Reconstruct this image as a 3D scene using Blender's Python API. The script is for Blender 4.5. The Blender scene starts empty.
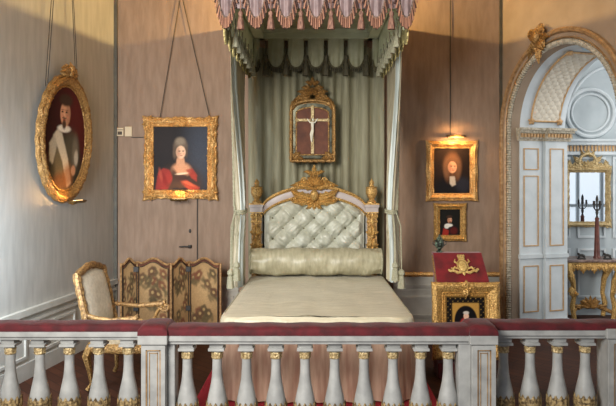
import bpy, bmesh, math, random
import numpy as np
from mathutils import Vector, Matrix
random.seed(7); RNG = np.random.default_rng(7)
C = bpy.context.scene.collection
PI = math.pi
F, H, CX, CY = 632.0, 1.95, 316.0, 178.0        # focal length in pixels, camera height, vanishing point
def R(a): return math.radians(a)
def X(px, D): return (px - CX) * D / F
def Z(py, D): return H - (py - CY) * D / F
def lin(c): return tuple(((v/255+0.055)/1.055)**2.4 if v/255 > 0.04045 else v/255/12.92 for v in c)

# ------------------------------------------------------------------ materials
def nodes(m):
    m.use_nodes = True
    nt = m.node_tree
    return nt, nt.nodes['Principled BSDF']
def setin(b, **k):
    names = dict(rough='Roughness', metal='Metallic', coat='Coat Weight', sheen='Sheen Weight', spec='Specular IOR Level', trans='Transmission Weight')
    for a, v in k.items():
        b.inputs[names[a]].default_value = v
def mat(name, rgb, rgb2=None, scale=6.0, detail=4.0, stretch=(1,1,1), bump=0.0, bscale=None, lo=0.35, hi=0.65, **k):
    """Noise-mottled surface between two sRGB colours, object space."""
    m = bpy.data.materials.new(name); nt, b = nodes(m)
    setin(b, **k)
    tc = nt.nodes.new('ShaderNodeTexCoord'); mp = nt.nodes.new('ShaderNodeMapping')
    mp.inputs['Scale'].default_value = stretch
    nt.links.new(tc.outputs['Object'], mp.inputs['Vector'])
    nz = nt.nodes.new('ShaderNodeTexNoise'); nz.inputs['Scale'].default_value = scale; nz.inputs['Detail'].default_value = detail
    nt.links.new(mp.outputs['Vector'], nz.inputs['Vector'])
    cr = nt.nodes.new('ShaderNodeValToRGB')
    cr.color_ramp.elements[0].position = lo; cr.color_ramp.elements[1].position = hi
    cr.color_ramp.elements[0].color = (*lin(rgb), 1); cr.color_ramp.elements[1].color = (*lin(rgb2 or rgb), 1)
    nt.links.new(nz.outputs['Fac'], cr.inputs['Fac']); nt.links.new(cr.outputs['Color'], b.inputs['Base Color'])
    if bump:
        n2 = nt.nodes.new('ShaderNodeTexNoise'); n2.inputs['Scale'].default_value = bscale or scale*3; n2.inputs['Detail'].default_value = 3
        nt.links.new(mp.outputs['Vector'], n2.inputs['Vector'])
        bp = nt.nodes.new('ShaderNodeBump'); bp.inputs['Strength'].default_value = bump; bp.inputs['Distance'].default_value = 0.02
        nt.links.new(n2.outputs['Fac'], bp.inputs['Height']); nt.links.new(bp.outputs['Normal'], b.inputs['Normal'])
    return m
def colmat(name, bump=0.0, bscale=60, **k):
    """Surface coloured by the mesh's own colour attribute (hand painted per vertex)."""
    m = bpy.data.materials.new(name); nt, b = nodes(m); setin(b, **k)
    a = nt.nodes.new('ShaderNodeAttribute'); a.attribute_name = 'Col'
    nt.links.new(a.outputs['Color'], b.inputs['Base Color'])
    if bump:
        n2 = nt.nodes.new('ShaderNodeTexNoise'); n2.inputs['Scale'].default_value = bscale
        bp = nt.nodes.new('ShaderNodeBump'); bp.inputs['Strength'].default_value = bump; bp.inputs['Distance'].default_value = 0.01
        nt.links.new(n2.outputs['Fac'], bp.inputs['Height']); nt.links.new(bp.outputs['Normal'], b.inputs['Normal'])
    return m

M = {}
M['wall']   = mat('wall_fabric', (134,111,92), (149,125,105), scale=5, stretch=(3,3,.6), bump=.08, bscale=40, rough=.8)
M['wall_l'] = mat('wall_fabric_left_lit', (164,161,153), (177,174,166), scale=5, stretch=(3,3,.5), bump=.10, bscale=40, rough=.6)  # back wall's fabric, with its greyer, brighter light put into the colour
M['arch_wall'] = mat('arch_wall_plaster', (146,127,107), (156,137,117), scale=4, rough=.8)
M['ceil']   = mat('ceiling_plaster', (180,165,130), (188,172,138), rough=.9)
M['dado']   = mat('dado_paint', (182,179,168), (194,191,181), scale=8, rough=.5)
M['white']  = mat('white_paint', (192,200,203), (204,211,214), scale=6, rough=.5)
M['bluewhite'] = mat('blue_white_paint', (196,206,212), (206,214,219), scale=5, rough=.6)
M['ochre']  = mat('ochre_gilt_line', (178,140,96), (202,166,120), scale=30, rough=.5, metal=.2)
M['gold']   = mat('carved_gilding', (156,116,62), (232,190,116), scale=75, detail=5, bump=.6, bscale=70, rough=.36, metal=.5, lo=.36, hi=.64)
M['gold_d'] = mat('aged_gilding', (118,86,48), (196,152,90), scale=75, detail=5, bump=.6, bscale=70, rough=.4, metal=.5, lo=.36, hi=.66)
M['gold_o'] = mat('warm_gilding', (182,132,72), (246,202,132), scale=75, detail=5, bump=.6, bscale=70, rough=.38, metal=.55, lo=.36, hi=.64)
M['leaf_gilt'] = mat('worn_gilt_leaves', (96,78,52), (186,160,112), scale=50, detail=4, bump=.4, bscale=70, rough=.5, metal=.2, lo=.4, hi=.6)
M['gold_p'] = mat('pale_gilding', (150,122,78), (226,204,154), scale=75, detail=5, bump=.6, bscale=70, rough=.42, metal=.35)
M['brown_gilt'] = mat('brown_gilt_moulding', (144,110,74), (182,148,106), scale=20, rough=.45, metal=.2)
M['carved_white'] = mat('carved_stone_band', (150,140,120), (196,188,170), scale=30, bump=.5, bscale=60, rough=.6)
M['marble'] = mat('grey_marble', (152,153,151), (174,175,172), scale=10, rough=.42)
M['velvet'] = mat('red_velvet', (64,4,13), (92,9,22), scale=12, bump=.15, bscale=50, rough=.8, sheen=.1)
M['velvet_d'] = mat('dark_red_velvet', (96,4,14), (126,8,22), scale=9, bump=.15, bscale=60, rough=.8, sheen=.25)
M['carpet'] = mat('red_carpet', (130,8,26), (160,16,36), scale=60, bump=.3, bscale=200, rough=.9)
M['cover']  = mat('champagne_silk', (200,192,164), (218,210,184), scale=7, stretch=(1,5,1), bump=.3, bscale=22, rough=.40, sheen=.1)
M['bolster']= mat('bolster_silk', (158,151,124), (184,177,148), scale=9, stretch=(3,1,1), bump=.25, bscale=18, rough=.38)
M['tuft']   = mat('tufted_silk', (178,178,160), (200,200,184), scale=8, bump=.08, bscale=30, rough=.36)
M['backcloth'] = mat('sage_hanging', (128,124,100), (150,146,120), scale=4, stretch=(6,6,.6), rough=.7)
M['sage']   = mat('sage_silk', (158,156,126), (174,172,142), scale=8, rough=.6)
M['drape']  = mat('curtain_silk', (166,155,128), (204,194,168), scale=5, stretch=(6,6,.6), rough=.5)
M['lining'] = mat('pale_blue_lining', (196,208,204), (218,226,222), scale=5, stretch=(6,6,.6), rough=.5)
M['vlining']= mat('pale_green_lining', (206,212,176), (226,230,198), scale=10, rough=.6)
M['pink']   = mat('dusty_pink_silk', (124,104,104), (152,128,126), scale=12, stretch=(2,2,1), rough=.42, sheen=.2)
M['braid']  = mat('braid_trim', (66,52,46), (150,124,108), scale=70, rough=.7)
M['braid_g']= mat('sage_braid', (72,68,48), (116,108,78), scale=70, rough=.7)
M['tassel'] = mat('pink_tassel', (96,66,56), (172,128,108), scale=60, stretch=(3,3,.3), rough=.7)
M['tassel_d'] = mat('dark_tassel', (56,52,38), (96,88,64), scale=60, stretch=(3,3,.3), rough=.7)
M['cord']   = mat('sage_cord', (150,148,122), (176,172,146), scale=60, rough=.7)
M['wire']   = mat('dark_wire', (46,42,36), (58,52,44), rough=.6)
M['dark']   = mat('dark_metal', (34,30,26), (50,44,38), rough=.5)
M['bronze'] = mat('green_bronze', (30,36,30), (120,140,122), scale=40, bump=.4, rough=.35, metal=.3, lo=.45, hi=.62)
M['brass']  = mat('picture_lamp_brass', (96,74,40), (130,100,56), scale=20, rough=.35, metal=.6)
M['black']  = mat('black_void', (12,11,10), (16,14,13), rough=.7)
M['dark_grey'] = mat('dark_recess', (60,54,48), (70,62,54), rough=.8)  # dark grey of the door seam and the thermostat's display and slot
M['chairfab'] = mat('cream_damask', (206,200,184), (226,220,204), scale=30, rough=.6, bump=.1, bscale=60)
M['red_wood'] = mat('dark_red_velvet_ground', (84,46,30), (112,64,42), scale=9, rough=.7, bump=.2, bscale=40)
M['smoked'] = mat('aged_mirror_glass', (70,66,52), (120,118,98), scale=14, rough=.2, metal=.7)
M['ivory']  = mat('ivory', (220,212,190), (232,226,206), rough=.4)
M['plastic'] = mat('cream_plastic', (196,176,142), (204,184,150), rough=.5)
M['porphyry'] = mat('red_brown_stone', (84,44,36), (112,62,50), scale=14, rough=.35)
M['consoletop'] = mat('mottled_stone_top', (92,70,64), (150,128,118), scale=20, rough=.3)
M['paint']  = colmat('oil_paint', bump=.05, rough=.5, spec=.12)
M['tapestry'] = colmat('tapestry_weave', bump=.25, bscale=120, rough=.8)
M['fringe'] = colmat('fringe_threads', rough=.75)
def mirror_mat():
    m = bpy.data.materials.new('mirror_glass'); nt, b = nodes(m)
    b.inputs['Base Color'].default_value = (.82,.86,.9,1); setin(b, rough=.03, metal=1.0); return m
M['mirror'] = mirror_mat()
def bulb_mat():
    m = bpy.data.materials.new('warm_bulb'); nt, b = nodes(m)
    b.inputs['Emission Color'].default_value = (1,.62,.25,1); b.inputs['Emission Strength'].default_value = 9; return m
M['bulb'] = bulb_mat()
def floor_mat():
    m = bpy.data.materials.new('herringbone_parquet'); nt, b = nodes(m)
    tc = nt.nodes.new('ShaderNodeTexCoord'); mp = nt.nodes.new('ShaderNodeMapping')
    mp.inputs['Rotation'].default_value[2] = R(45)
    br = nt.nodes.new('ShaderNodeTexBrick'); br.inputs['Scale'].default_value = 1
    br.inputs['Brick Width'].default_value = .5; br.inputs['Row Height'].default_value = .1; br.inputs['Mortar Size'].default_value = .004
    br.inputs['Color1'].default_value = (*lin((60,32,20)),1); br.inputs['Color2'].default_value = (*lin((78,44,28)),1)
    br.inputs['Mortar'].default_value = (*lin((30,18,12)),1)
    nt.links.new(tc.outputs['Object'], mp.inputs['Vector']); nt.links.new(mp.outputs['Vector'], br.inputs['Vector'])
    nt.links.new(br.outputs['Color'], b.inputs['Base Color']); setin(b, rough=.62, spec=.25); return m
M['floor'] = floor_mat()

# ------------------------------------------------------------------ mesh builder
class MB:
    def __init__(s): s.v = []; s.f = []; s.c = []; s.col = None
    def add(s, vs, fs, col=None):
        n = len(s.v); s.v += [tuple(p) for p in vs]; s.f += [tuple(i+n for i in f) for f in fs]
        s.c += [col or (1,1,1)] * len(vs)
        return s
    def box(s, x0, x1, y0, y1, z0, z1, col=None):
        vs = [(x,y,z) for z in (z0,z1) for y in (y0,y1) for x in (x0,x1)]
        return s.add(vs, [(0,2,3,1),(4,5,7,6),(0,1,5,4),(2,6,7,3),(0,4,6,2),(1,3,7,5)], col)
    def sq(s, prof, cx, cy, ratio=1.0):
        """square section stack: prof = [(half, z)...] from bottom up"""
        vs = []; fs = []
        for h, z in prof: vs += [(cx-h,cy-h*ratio,z),(cx+h,cy-h*ratio,z),(cx+h,cy+h*ratio,z),(cx-h,cy+h*ratio,z)]
        n = len(prof)
        for i in range(n-1):
            for k in range(4): fs.append((4*i+k, 4*i+(k+1)%4, 4*i+4+(k+1)%4, 4*i+4+k))
        fs += [(3,2,1,0), tuple(4*(n-1)+k for k in range(4))]
        return s.add(vs, fs)
    def lathe(s, prof, c=(0,0,0), n=20, wob=None):
        vs = []; fs = []
        for j, (r, z) in enumerate(prof):
            for i in range(n):
                a = 2*PI*i/n; rr = r * (wob(a, z) if wob else 1)
                vs.append((c[0]+rr*math.cos(a), c[1]+rr*math.sin(a), c[2]+z))
        m = len(prof)
        for j in range(m-1):
            for i in range(n): fs.append((j*n+i, j*n+(i+1)%n, (j+1)*n+(i+1)%n, (j+1)*n+i))
        fs.append(tuple(reversed(range(n)))); fs.append(tuple((m-1)*n+i for i in range(n)))
        return s.add(vs, fs)
    def tube(s, pts, r, n=8, closed=False, col=None, flat=1.0):
        pts = [Vector(p) for p in pts]; m = len(pts)
        rs = r if isinstance(r, (list, tuple)) else [r]*m
        vs = []; fs = []; up = None
        for i, p in enumerate(pts):
            a = pts[(i-1) % m] if (closed or i > 0) else p
            b = pts[(i+1) % m] if (closed or i < m-1) else p
            t = (b-a).normalized() if (b-a).length > 1e-9 else Vector((0,0,1))
            if up is None:
                up = Vector((0,1,0)) if abs(t.y) < .9 else Vector((1,0,0))
            e1 = (up - t*up.dot(t))
            if e1.length < 1e-6: e1 = Vector((1,0,0)) - t*t.x
            e1.normalize(); up = e1; e2 = t.cross(e1)
            for k in range(n):
                an = 2*PI*k/n
                vs.append(p + e1*(rs[i]*flat*math.cos(an)) + e2*(rs[i]*math.sin(an)))
        for i in range(m if closed else m-1):
            j = (i+1) % m
            for k in range(n): fs.append((i*n+k, i*n+(k+1)%n, j*n+(k+1)%n, j*n+k))
        if not closed:
            fs.append(tuple(reversed(range(n)))); fs.append(tuple((m-1)*n+k for k in range(n)))
        return s.add(vs, fs, col)
    def ell(s, c, r, nu=14, nv=9, fn=None):
        vs = []; fs = []
        for j in range(nv+1):
            th = PI*j/nv
            for i in range(nu):
                a = 2*PI*i/nu; d = Vector((math.sin(th)*math.cos(a), math.sin(th)*math.sin(a), math.cos(th)))
                k = fn(d) if fn else 1
                vs.append((c[0]+r[0]*d.x*k, c[1]+r[1]*d.y*k, c[2]+r[2]*d.z*k))
        for j in range(nv):
            for i in range(nu): fs.append((j*nu+i, (j+1)*nu+i, (j+1)*nu+(i+1)%nu, j*nu+(i+1)%nu))
        return s.add(vs, fs)
    def grid(s, fn, nu, nv, closeu=False, cfn=None):
        """fn(i/nu, j/nv) -> point"""
        n0 = len(s.v); w = nu if closeu else nu+1
        for j in range(nv+1):
            for i in range(w):
                s.v.append(tuple(fn(i/nu, j/nv))); s.c.append(cfn(i/nu, j/nv) if cfn else (1,1,1))
        for j in range(nv):
            for i in range(nu):
                a = n0+j*w+i; b = n0+j*w+(i+1)%w
                s.f.append((a, b, b+w, a+w))
        return s
    def poly(s, pts, y0, y1):
        """prism: outline in x,z between two y"""
        n = len(pts)
        vs = [(x,y0,z) for x,z in pts] + [(x,y1,z) for x,z in pts]
        fs = [tuple(range(n)), tuple(reversed(range(n,2*n)))]
        for i in range(n): fs.append((i, n+i, n+(i+1)%n, (i+1)%n))
        return s.add(vs, fs)
    # --- ornament pieces, in a plane facing -y (x right, z up)
    def leaf(s, x, z, ang, L, W, y=0.0, curl=0.0, lift=.03, lobes=3, bend=0.0):
        nt, ns = 12, 6; base = len(s.v)
        a = ang; px, pz = x, z; spine = []
        for i in range(nt+1):
            spine.append((px, pz, a)); px += math.cos(a)*L/nt; pz += math.sin(a)*L/nt; a += bend/nt
        for i in range(nt+1):
            t = i/nt; px, pz, a = spine[i]
            w = W*.5*(math.sin(PI*min(1,t**.75+.02)))**.8*(1+.22*math.cos(2*PI*lobes*t)) + .002
            for k in range(ns+1):
                q = 2*k/ns-1
                yy = y - lift*(math.sin(PI*(t*.85+.1)))*(1-.85*q*q) - curl*t*t + (.35*lift if abs(q) < .1 else 0)
                s.v.append((px - math.sin(a)*w*q, yy, pz + math.cos(a)*w*q)); s.c.append((1,1,1))
        for i in range(nt):
            for k in range(ns):
                b = base+i*(ns+1)+k; s.f.append((b, b+1, b+ns+2, b+ns+1))
        return s
    def scroll(s, x, z, r0, turns, a0, y=0.0, th=.012, sgn=1, out=.02):
        pts = []; rs = []; n = int(14*turns)+4
        for i in range(n+1):
            t = i/n; r = r0*(1-t)**1.1 + .12*r0; a = a0 + sgn*2*PI*turns*t
            pts.append((x+r*math.cos(a), y-out*t, z+r*math.sin(a))); rs.append(th*(1-.45*t))
        s.tube(pts, rs, 7); s.ell((pts[-1][0], pts[-1][1], pts[-1][2]), (th*1.2,)*3, 8, 6); return s
    def build(s, name, m, parent=None, smooth=True, bevel=0.0, solid=0.0, auto=38):
        me = bpy.data.meshes.new(name); me.from_pydata(s.v, [], s.f)
        ca = me.color_attributes.new('Col', 'FLOAT_COLOR', 'POINT')
        arr = np.ones((len(s.v), 4), dtype=np.float32)
        if s.v: arr[:, :3] = np.array(s.c, dtype=np.float32)
        ca.data.foreach_set('color', arr.ravel())
        bm = bmesh.new(); bm.from_mesh(me); bmesh.ops.recalc_face_normals(bm, faces=bm.faces)
        if bevel: bmesh.ops.bevel(bm, geom=bm.edges[:], offset=bevel, segments=2, affect='EDGES', profile=.5)
        bm.to_mesh(me); bm.free()
        me.materials.append(m)
        if smooth:
            for p in me.polygons: p.use_smooth = True
            try: me.set_sharp_from_angle(angle=R(auto))
            except Exception: pass
        o = bpy.data.objects.new(name, me); C.objects.link(o)
        if solid:
            md = o.modifiers.new('Solidify', 'SOLIDIFY'); md.thickness = solid; md.offset = 0
        if parent: o.parent = parent
        return o
def thing(name, label, cat, loc=(0,0,0), rz=0.0, group=None):
    o = bpy.data.objects.new(name, None); C.objects.link(o); o.empty_display_size = .1
    o.location = loc; o.rotation_euler = (0,0,rz); o['label'] = label; o['category'] = cat
    if group: o['group'] = group
    return o
def tag(o, label, cat, group=None):
    o['label'] = label; o['category'] = cat
    if group: o['group'] = group
    return o
def struct(o, label=None):
    o['kind'] = 'structure'
    if label: o['label'] = label
    return o
def copy_tree(o, parent=None):
    c = o.copy(); C.objects.link(c)
    if parent: c.parent = parent
    for ch in list(o.children): copy_tree(ch, c)
    return c
def place(o, x, y, z, rz=0.0): o.location = (x,y,z); o.rotation_euler = (0,0,rz); return o

# ------------------------------------------------------------------ carved frames and painted canvases
def hsh(i, j, s=0):
    v = math.sin(i*12.9898 + j*78.233 + s*37.7)*43758.5453
    return v - math.floor(v)
def rect_frame(a, b, W, prof, n=26, carve=.006, scal=.012, kx=9, kz=9, corner=.02, seed=0):
    """carved frame: inner half sizes a (x), b (z); width W; prof [(d 0..1, h)]; faces -y, back at y=0"""
    g = MB(); cs = [(-1,-1),(1,-1),(1,1),(-1,1)]; per = []
    for sd in range(4):
        for i in range(n): per.append((sd, i/n))
    m = len(prof); N = len(per)
    for j, (d, h) in enumerate(prof):
        for q, (sd, t) in enumerate(per):
            c0, c1 = cs[sd], cs[(sd+1)%4]
            A, B = a + d*W, b + d*W
            cor = max(0, 1 - min(t, 1-t)*5); mid = max(0, 1-abs(t-.5)*7)
            k = kx if sd % 2 == 0 else kz
            o = (d**2)*(scal*math.sin(2*PI*k*t + .7) *.6 + corner*cor + corner*.6*mid)
            A += o; B += o
            x = (c0[0] + (c1[0]-c0[0])*t)*A; z = (c0[1] + (c1[1]-c0[1])*t)*B
            hh = h
            if 0 < j < m-1:
                hh += carve*(math.sin(2*PI*k*2*t + j*1.9) + 1.3*(hsh(q, j, seed)-.5)) + corner*.7*cor*math.sin(PI*d) + corner*.4*mid*math.sin(PI*d)
            g.v.append((x, -hh, z)); g.c.append((1,1,1))
    for j in range(m-1):
        for q in range(N):
            g.f.append((j*N+q, j*N+(q+1)%N, (j+1)*N+(q+1)%N, (j+1)*N+q))
    return g
def ornaments(g, a, b, W, y, s=1.0):
    for sx in (-1,1):
        for sz in (-1,1):
            cx_, cz_ = sx*(a+W*.6), sz*(b+W*.6)
            for k in range(5):
                an = math.atan2(sz, sx) + (k-2)*.72
                g.leaf(cx_-sx*W*.3, cz_-sz*W*.3, an, W*(.75 if k == 2 else .95)*s, W*.5, y=y, lift=W*.22, bend=(k-2)*.35)
    for sx in (-1,1):
        for k in range(3): g.leaf(sx*(a+W*.15), 0, (0 if sx > 0 else PI)+(k-1)*1.2, W*.8, W*.45, y=y, lift=W*.2, bend=(k-1)*.6)
    for sz in (-1,1):
        for k in range(3): g.leaf(0, sz*(b+W*.15), sz*PI/2+(k-1)*1.2, W*.8, W*.45, y=y, lift=W*.2, bend=(k-1)*.6)
    for sx in (-1,1):
        for sz in (-1,1):
            g.scroll(sx*a*.5, sz*(b+W*.62), W*.22, 1.2, 0 if sx > 0 else PI, y=y-.005, th=W*.085, sgn=sx*sz, out=.01)
            g.scroll(sx*(a+W*.62), sz*b*.5, W*.22, 1.2, sz*PI/2, y=y-.005, th=W*.085, sgn=-sx*sz, out=.01)
    return g
GPROF = [(0,.0),(0,.022),(.08,.03),(.14,.022),(.25,.03),(.42,.055),(.58,.066),(.72,.058),(.82,.04),(.9,.046),(1,.035),(1,0)]
def oval_frame(a, b, W, prof, N=120, carve=.006, scal=.008, k=26):
    g = MB(); m = len(prof)
    for j, (d, h) in enumerate(prof):
        for q in range(N):
            t = q/N; an = 2*PI*t; o = d*d*scal*math.sin(2*PI*k*t)
            hh = h + (carve*(math.sin(2*PI*k*t*1.5+j*2)+1.2*(hsh(q,j,3)-.5)) if 0 < j < m-1 else 0)
            g.v.append(((a+d*W+o)*math.cos(an), -hh, (b+d*W+o)*math.sin(an))); g.c.append((1,1,1))
    for j in range(m-1):
        for q in range(N): g.f.append((j*N+q, j*N+(q+1)%N, (j+1)*N+(q+1)%N, (j+1)*N+q))
    return g
class Paint:
    """paints on arrays U (-1..1 right) and V (-1..1 up, times aspect)"""
    def __init__(s, nx, ny, asp, bg):
        u = np.linspace(-1,1,nx); v = np.linspace(-1,1,ny)*asp
        s.U, s.V = np.meshgrid(u, v); s.I = np.zeros((ny,nx,3)) + np.array(lin(bg))
        s.n = RNG.random((ny,nx))
    def ell(s, cx, cy, rx, ry, col, soft=.25, op=1.0, rot=0):
        x = s.U-cx; y = s.V-cy; c, sn = math.cos(rot), math.sin(rot)
        d = np.sqrt(((x*c+y*sn)/rx)**2 + ((-x*sn+y*c)/ry)**2)
        k = np.clip((1+soft-d)/(2*soft), 0, 1); k = k*k*(3-2*k)*op
        s.I = s.I*(1-k[...,None]) + np.array(lin(col))*k[...,None]; return s
    def poly(s, pts, col, op=1.0):
        ins = np.zeros(s.U.shape, bool); n = len(pts)
        for i in range(n):
            x0,y0 = pts[i]; x1,y1 = pts[(i+1)%n]
            if y0 == y1: continue
            cond = ((y0 > s.V) != (y1 > s.V)) & (s.U < (x1-x0)*(s.V-y0)/(y1-y0)+x0); ins ^= cond
        k = ins.astype(float)
        for _ in range(2):
            k = (k + np.roll(k,1,0)+np.roll(k,-1,0)+np.roll(k,1,1)+np.roll(k,-1,1))/5
        k = k*op; s.I = s.I*(1-k[...,None]) + np.array(lin(col))*k[...,None]; return s
    def done(s, amt=.25): s.I = s.I*(1-amt/2+amt*s.n[...,None]); return s
    def mesh(s, hw, hh, y=0.0, oval=False):
        ny, nx, _ = s.I.shape; g = MB()
        for j in range(ny):
            for i in range(nx):
                x = 2*i/(nx-1)-1; z = 2*j/(ny-1)-1
                g.v.append((x*hw, y, z*hh)); g.c.append(tuple(s.I[j,i]))
        for j in range(ny-1):
            for i in range(nx-1):
                if oval:
                    x = 2*(i+.5)/(nx-1)-1; z = 2*(j+.5)/(ny-1)-1
                    if x*x+z*z > 1.12: continue
                b = j*nx+i; g.f.append((b, b+1, b+nx+1, b+nx))
        return g
def face(P, x, y, s, skin=(206,160,124), hair=(90,66,50), turn=.15, beard=None, shade=(120,72,52)):
    P.ell(x, y, .62*s, .84*s, skin, .12)
    P.ell(x-.36*s*np.sign(turn), y-.05*s, .26*s, .7*s, shade, .5, .45)
    for e in (-.25,.25):
        P.ell(x+(e+turn)*s, y+.1*s, .13*s, .055*s, (52,34,28), .3); P.ell(x+(e+turn)*s, y+.24*s, .17*s, .04*s, (84,54,40), .4, .7)
    P.ell(x+turn*1.2*s, y-.12*s, .06*s, .22*s, (226,184,150), .4, .8); P.ell(x+(turn*1.2-.07)*s, y-.22*s, .1*s, .06*s, shade, .4, .7)
    P.ell(x+turn*s, y-.43*s, .18*s, .06*s, (160,70,60), .3)
    P.ell(x+(.35+turn*.4)*s, y-.2*s, .16*s, .16*s, (212,138,112), .6, .5); P.ell(x-(.3-turn*.4)*s, y-.2*s, .16*s, .16*s, (206,130,104), .6, .4)
    if beard: P.ell(x+turn*s, y-.3*s, .26*s, .05*s, beard, .4); P.ell(x+turn*s, y-.72*s, .24*s, .3*s, beard, .4)

# ------------------------------------------------------------------ room shell
LD = Vector((-.147,-1,0)).normalized()                      # left wall runs from its far corner toward the camera
LC = Vector((X(115,8), 8, 0)); RC = Vector((2.35, 8, 0))
TH = R(72); AU = Vector((math.cos(TH), -math.sin(TH), 0)); AN = Vector((math.sin(TH), math.cos(TH), 0))
TOP = 5.4
struct(MB().box(-4.2, 7.5, -3, 10.2, -.12, 0).build('floor', M['floor'], smooth=False))
struct(MB().box(-4.2, 4.4, -2, 8.0, TOP, TOP+.1).build('ceiling', M['ceil'], smooth=False))
struct(MB().box(LC.x-.05, RC.x+.02, 8.0, 8.18, 0, TOP).build('wall_back', M['wall'], smooth=False))
wl = MB(); LL = 7.4
o = thing('x','x','x'); bpy.data.objects.remove(o)
wl.add([LC, LC+LD*LL, LC+LD*LL+Vector((-.2,0,0)), LC+Vector((-.2,0,0))] + [p+Vector((0,0,TOP)) for p in (LC, LC+LD*LL, LC+LD*LL+Vector((-.2,0,0)), LC+Vector((-.2,0,0)))],
       [(0,1,5,4),(1,2,6,5),(2,3,7,6),(3,0,4,7),(4,5,6,7),(0,3,2,1)])
struct(wl.build('wall_left', M['wall_l'], smooth=False))

# --- right wall with the arch; local frame: x along the wall toward the camera, y into the next room
ARZ = -TH
UC, RI, ZC, TD = 1.075, .87, 2.54, .795
def arch_obj(mb, name, m, **k):
    o = mb.build(name, m, **k); place(o, RC.x, RC.y, 0, ARZ); return struct(o)
aw = MB(); UEND = 6.2
aw.box(0, UC-RI, 0, .12, 0, ZC); aw.box(UC+RI, UEND, 0, .12, 0, ZC)
NA = 40
angs = [PI*i/NA for i in range(NA+1)]
vs = []; fs = []
for a in angs:
    u = UC - RI*math.cos(a); z = ZC + RI*math.sin(a)
    vs += [(u,0,z),(u,0,TOP),(u,.12,z),(u,.12,TOP)]
for i in range(NA): fs += [(4*i,4*i+4,4*i+5,4*i+1), (4*i+2,4*i+3,4*i+7,4*i+6), (4*i,4*i+2,4*i+6,4*i+4)]
aw.add(vs, fs); aw.box(0, UC-RI, 0, .12, ZC, TOP); aw.box(UC+RI, UEND, 0, .12, ZC, TOP)
arch_obj(aw, 'wall_right', M['arch_wall'], smooth=False)
def arch_sweep(prof):
    """prof [(offset outward from opening radius, projection toward the room)]; jamb legs + semicircle"""
    path = [('l', 0.0), ('l', .6), ('l', 1.3), ('l', 2.0)] + [('a', a) for a in angs] + [('r', 2.0), ('r', 1.3), ('r', .6), ('r', 0)]
    g = MB(); m = len(prof); n = len(path)
    for kind, q in path:
        for d, h in prof:
            if kind == 'l': p = (UC-RI-d, -h, q)
            elif kind == 'r': p = (UC+RI+d, -h, q)
            else: p = (UC-(RI+d)*math.cos(q), -h, ZC+(RI+d)*math.sin(q))
            g.v.append(p); g.c.append((1,1,1))
    for i in range(n-1):
        for j in range(m-1): b = i*m+j; g.f.append((b, b+1, b+m+1, b+m))
    return g
arch_obj(arch_sweep([(.125,0),(.125,.03),(.14,.055),(.165,.06),(.185,.045),(.185,0)]), 'trim_1', M['brown_gilt'])
arch_obj(arch_sweep([(.085,0),(.085,.02),(.125,.03),(.125,0)]), 'trim_2', M['arch_wall'])
arch_obj(arch_sweep([(.068,0),(.068,.035),(.078,.045),(.085,.035),(.085,0)]), 'trim_3', M['brown_gilt'])
rope = MB(); rp = [(UC-RI-.03, -.015, z) for z in np.linspace(0, ZC, 260)[:-1]] + [(UC-(RI+.03)*math.cos(a), -.015, ZC+(RI+.03)*math.sin(a)) for a in np.linspace(0, PI, 260)] + [(UC+RI+.03, -.015, z) for z in np.linspace(ZC, 0, 260)[1:]]
rope.tube(rp, [.030 + .006*math.sin(i*2.1) for i in range(len(rp))], 8)
arch_obj(rope, 'trim_4', M['carved_white'])
# --- passage: jambs, soffit
ps = MB(); ps.box(UC-RI-.25, UC-RI, .12, TD, 0, ZC); ps.box(UC+RI, UC+RI+.25, .12, TD, 0, ZC)
vs = []; fs = []
for a in angs:
    for rr in (RI, RI+.25):
        for y in (.12, TD): vs.append((UC-rr*math.cos(a), y, ZC+rr*math.sin(a)))
for i in range(NA): b = 4*i; fs += [(b,b+1,b+5,b+4),(b+1,b+3,b+7,b+5),(b+2,b+6,b+7,b+3),(b,b+4,b+6,b+2)]
ps.add(vs, fs)
arch_obj(ps, 'wall_passage', M['bluewhite'], smooth=False)
u0 = UC-RI
pil = MB()
for (y0, y1, pr) in ((.11,.43,.02),(.46,TD-.005,.055)):
    pil.box(u0-.01, u0+pr, y0, y1, 0, ZC-.1); pil.box(u0-.01, u0+pr+.02, y0-.01, y1+.005, .95, 1.0); pil.box(u0-.01, u0+pr+.03, y0-.01, y1+.005, 0, .18)
arch_obj(pil, 'trim_5', M['white'], smooth=False)
ent = MB()
for k, (za, zb, pr) in enumerate(((-.13,-.1,.03),(-.1,-.03,.055),(-.03,0,.085),(0,.03,.11))):
    ent.box(u0-.01, u0+pr, .08-.02*k*.3, TD+.01*k, ZC+za, ZC+zb); ent.box(u0-.01, u0+pr+.045, .44, TD+.03+.01*k, ZC+za, ZC+zb)
arch_obj(ent, 'trim_6', M['carved_white'], smooth=False)
den = MB()
for y in np.arange(.1, TD, .045): den.box(u0, u0+(.075 if y < .43 else .12), y, y+.022, ZC-.085, ZC-.04)
arch_obj(den, 'trim_7', M['ochre'], smooth=False)
pan = MB()
def fillet(y0, y1, z0, z1, uu, w=.013, t=.010):
    pan.box(uu, uu+t, y0, y1, z0, z0+w); pan.box(uu, uu+t, y0, y1, z1-w, z1); pan.box(uu, uu+t, y0, y0+w, z0+w, z1-w); pan.box(uu, uu+t, y1-w, y1, z0+w, z1-w)
for (y0, y1, pr, zs) in ((.16,.38,.02,((.28,.86),(1.1,1.98),(2.05,2.32))), (.52,.73,.055,((.28,.86),(1.1,2.32)))):
    for z0, z1 in zs: fillet(y0, y1, z0, z1, u0+pr)
arch_obj(pan, 'trim_8', M['ochre'], smooth=False)
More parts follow.
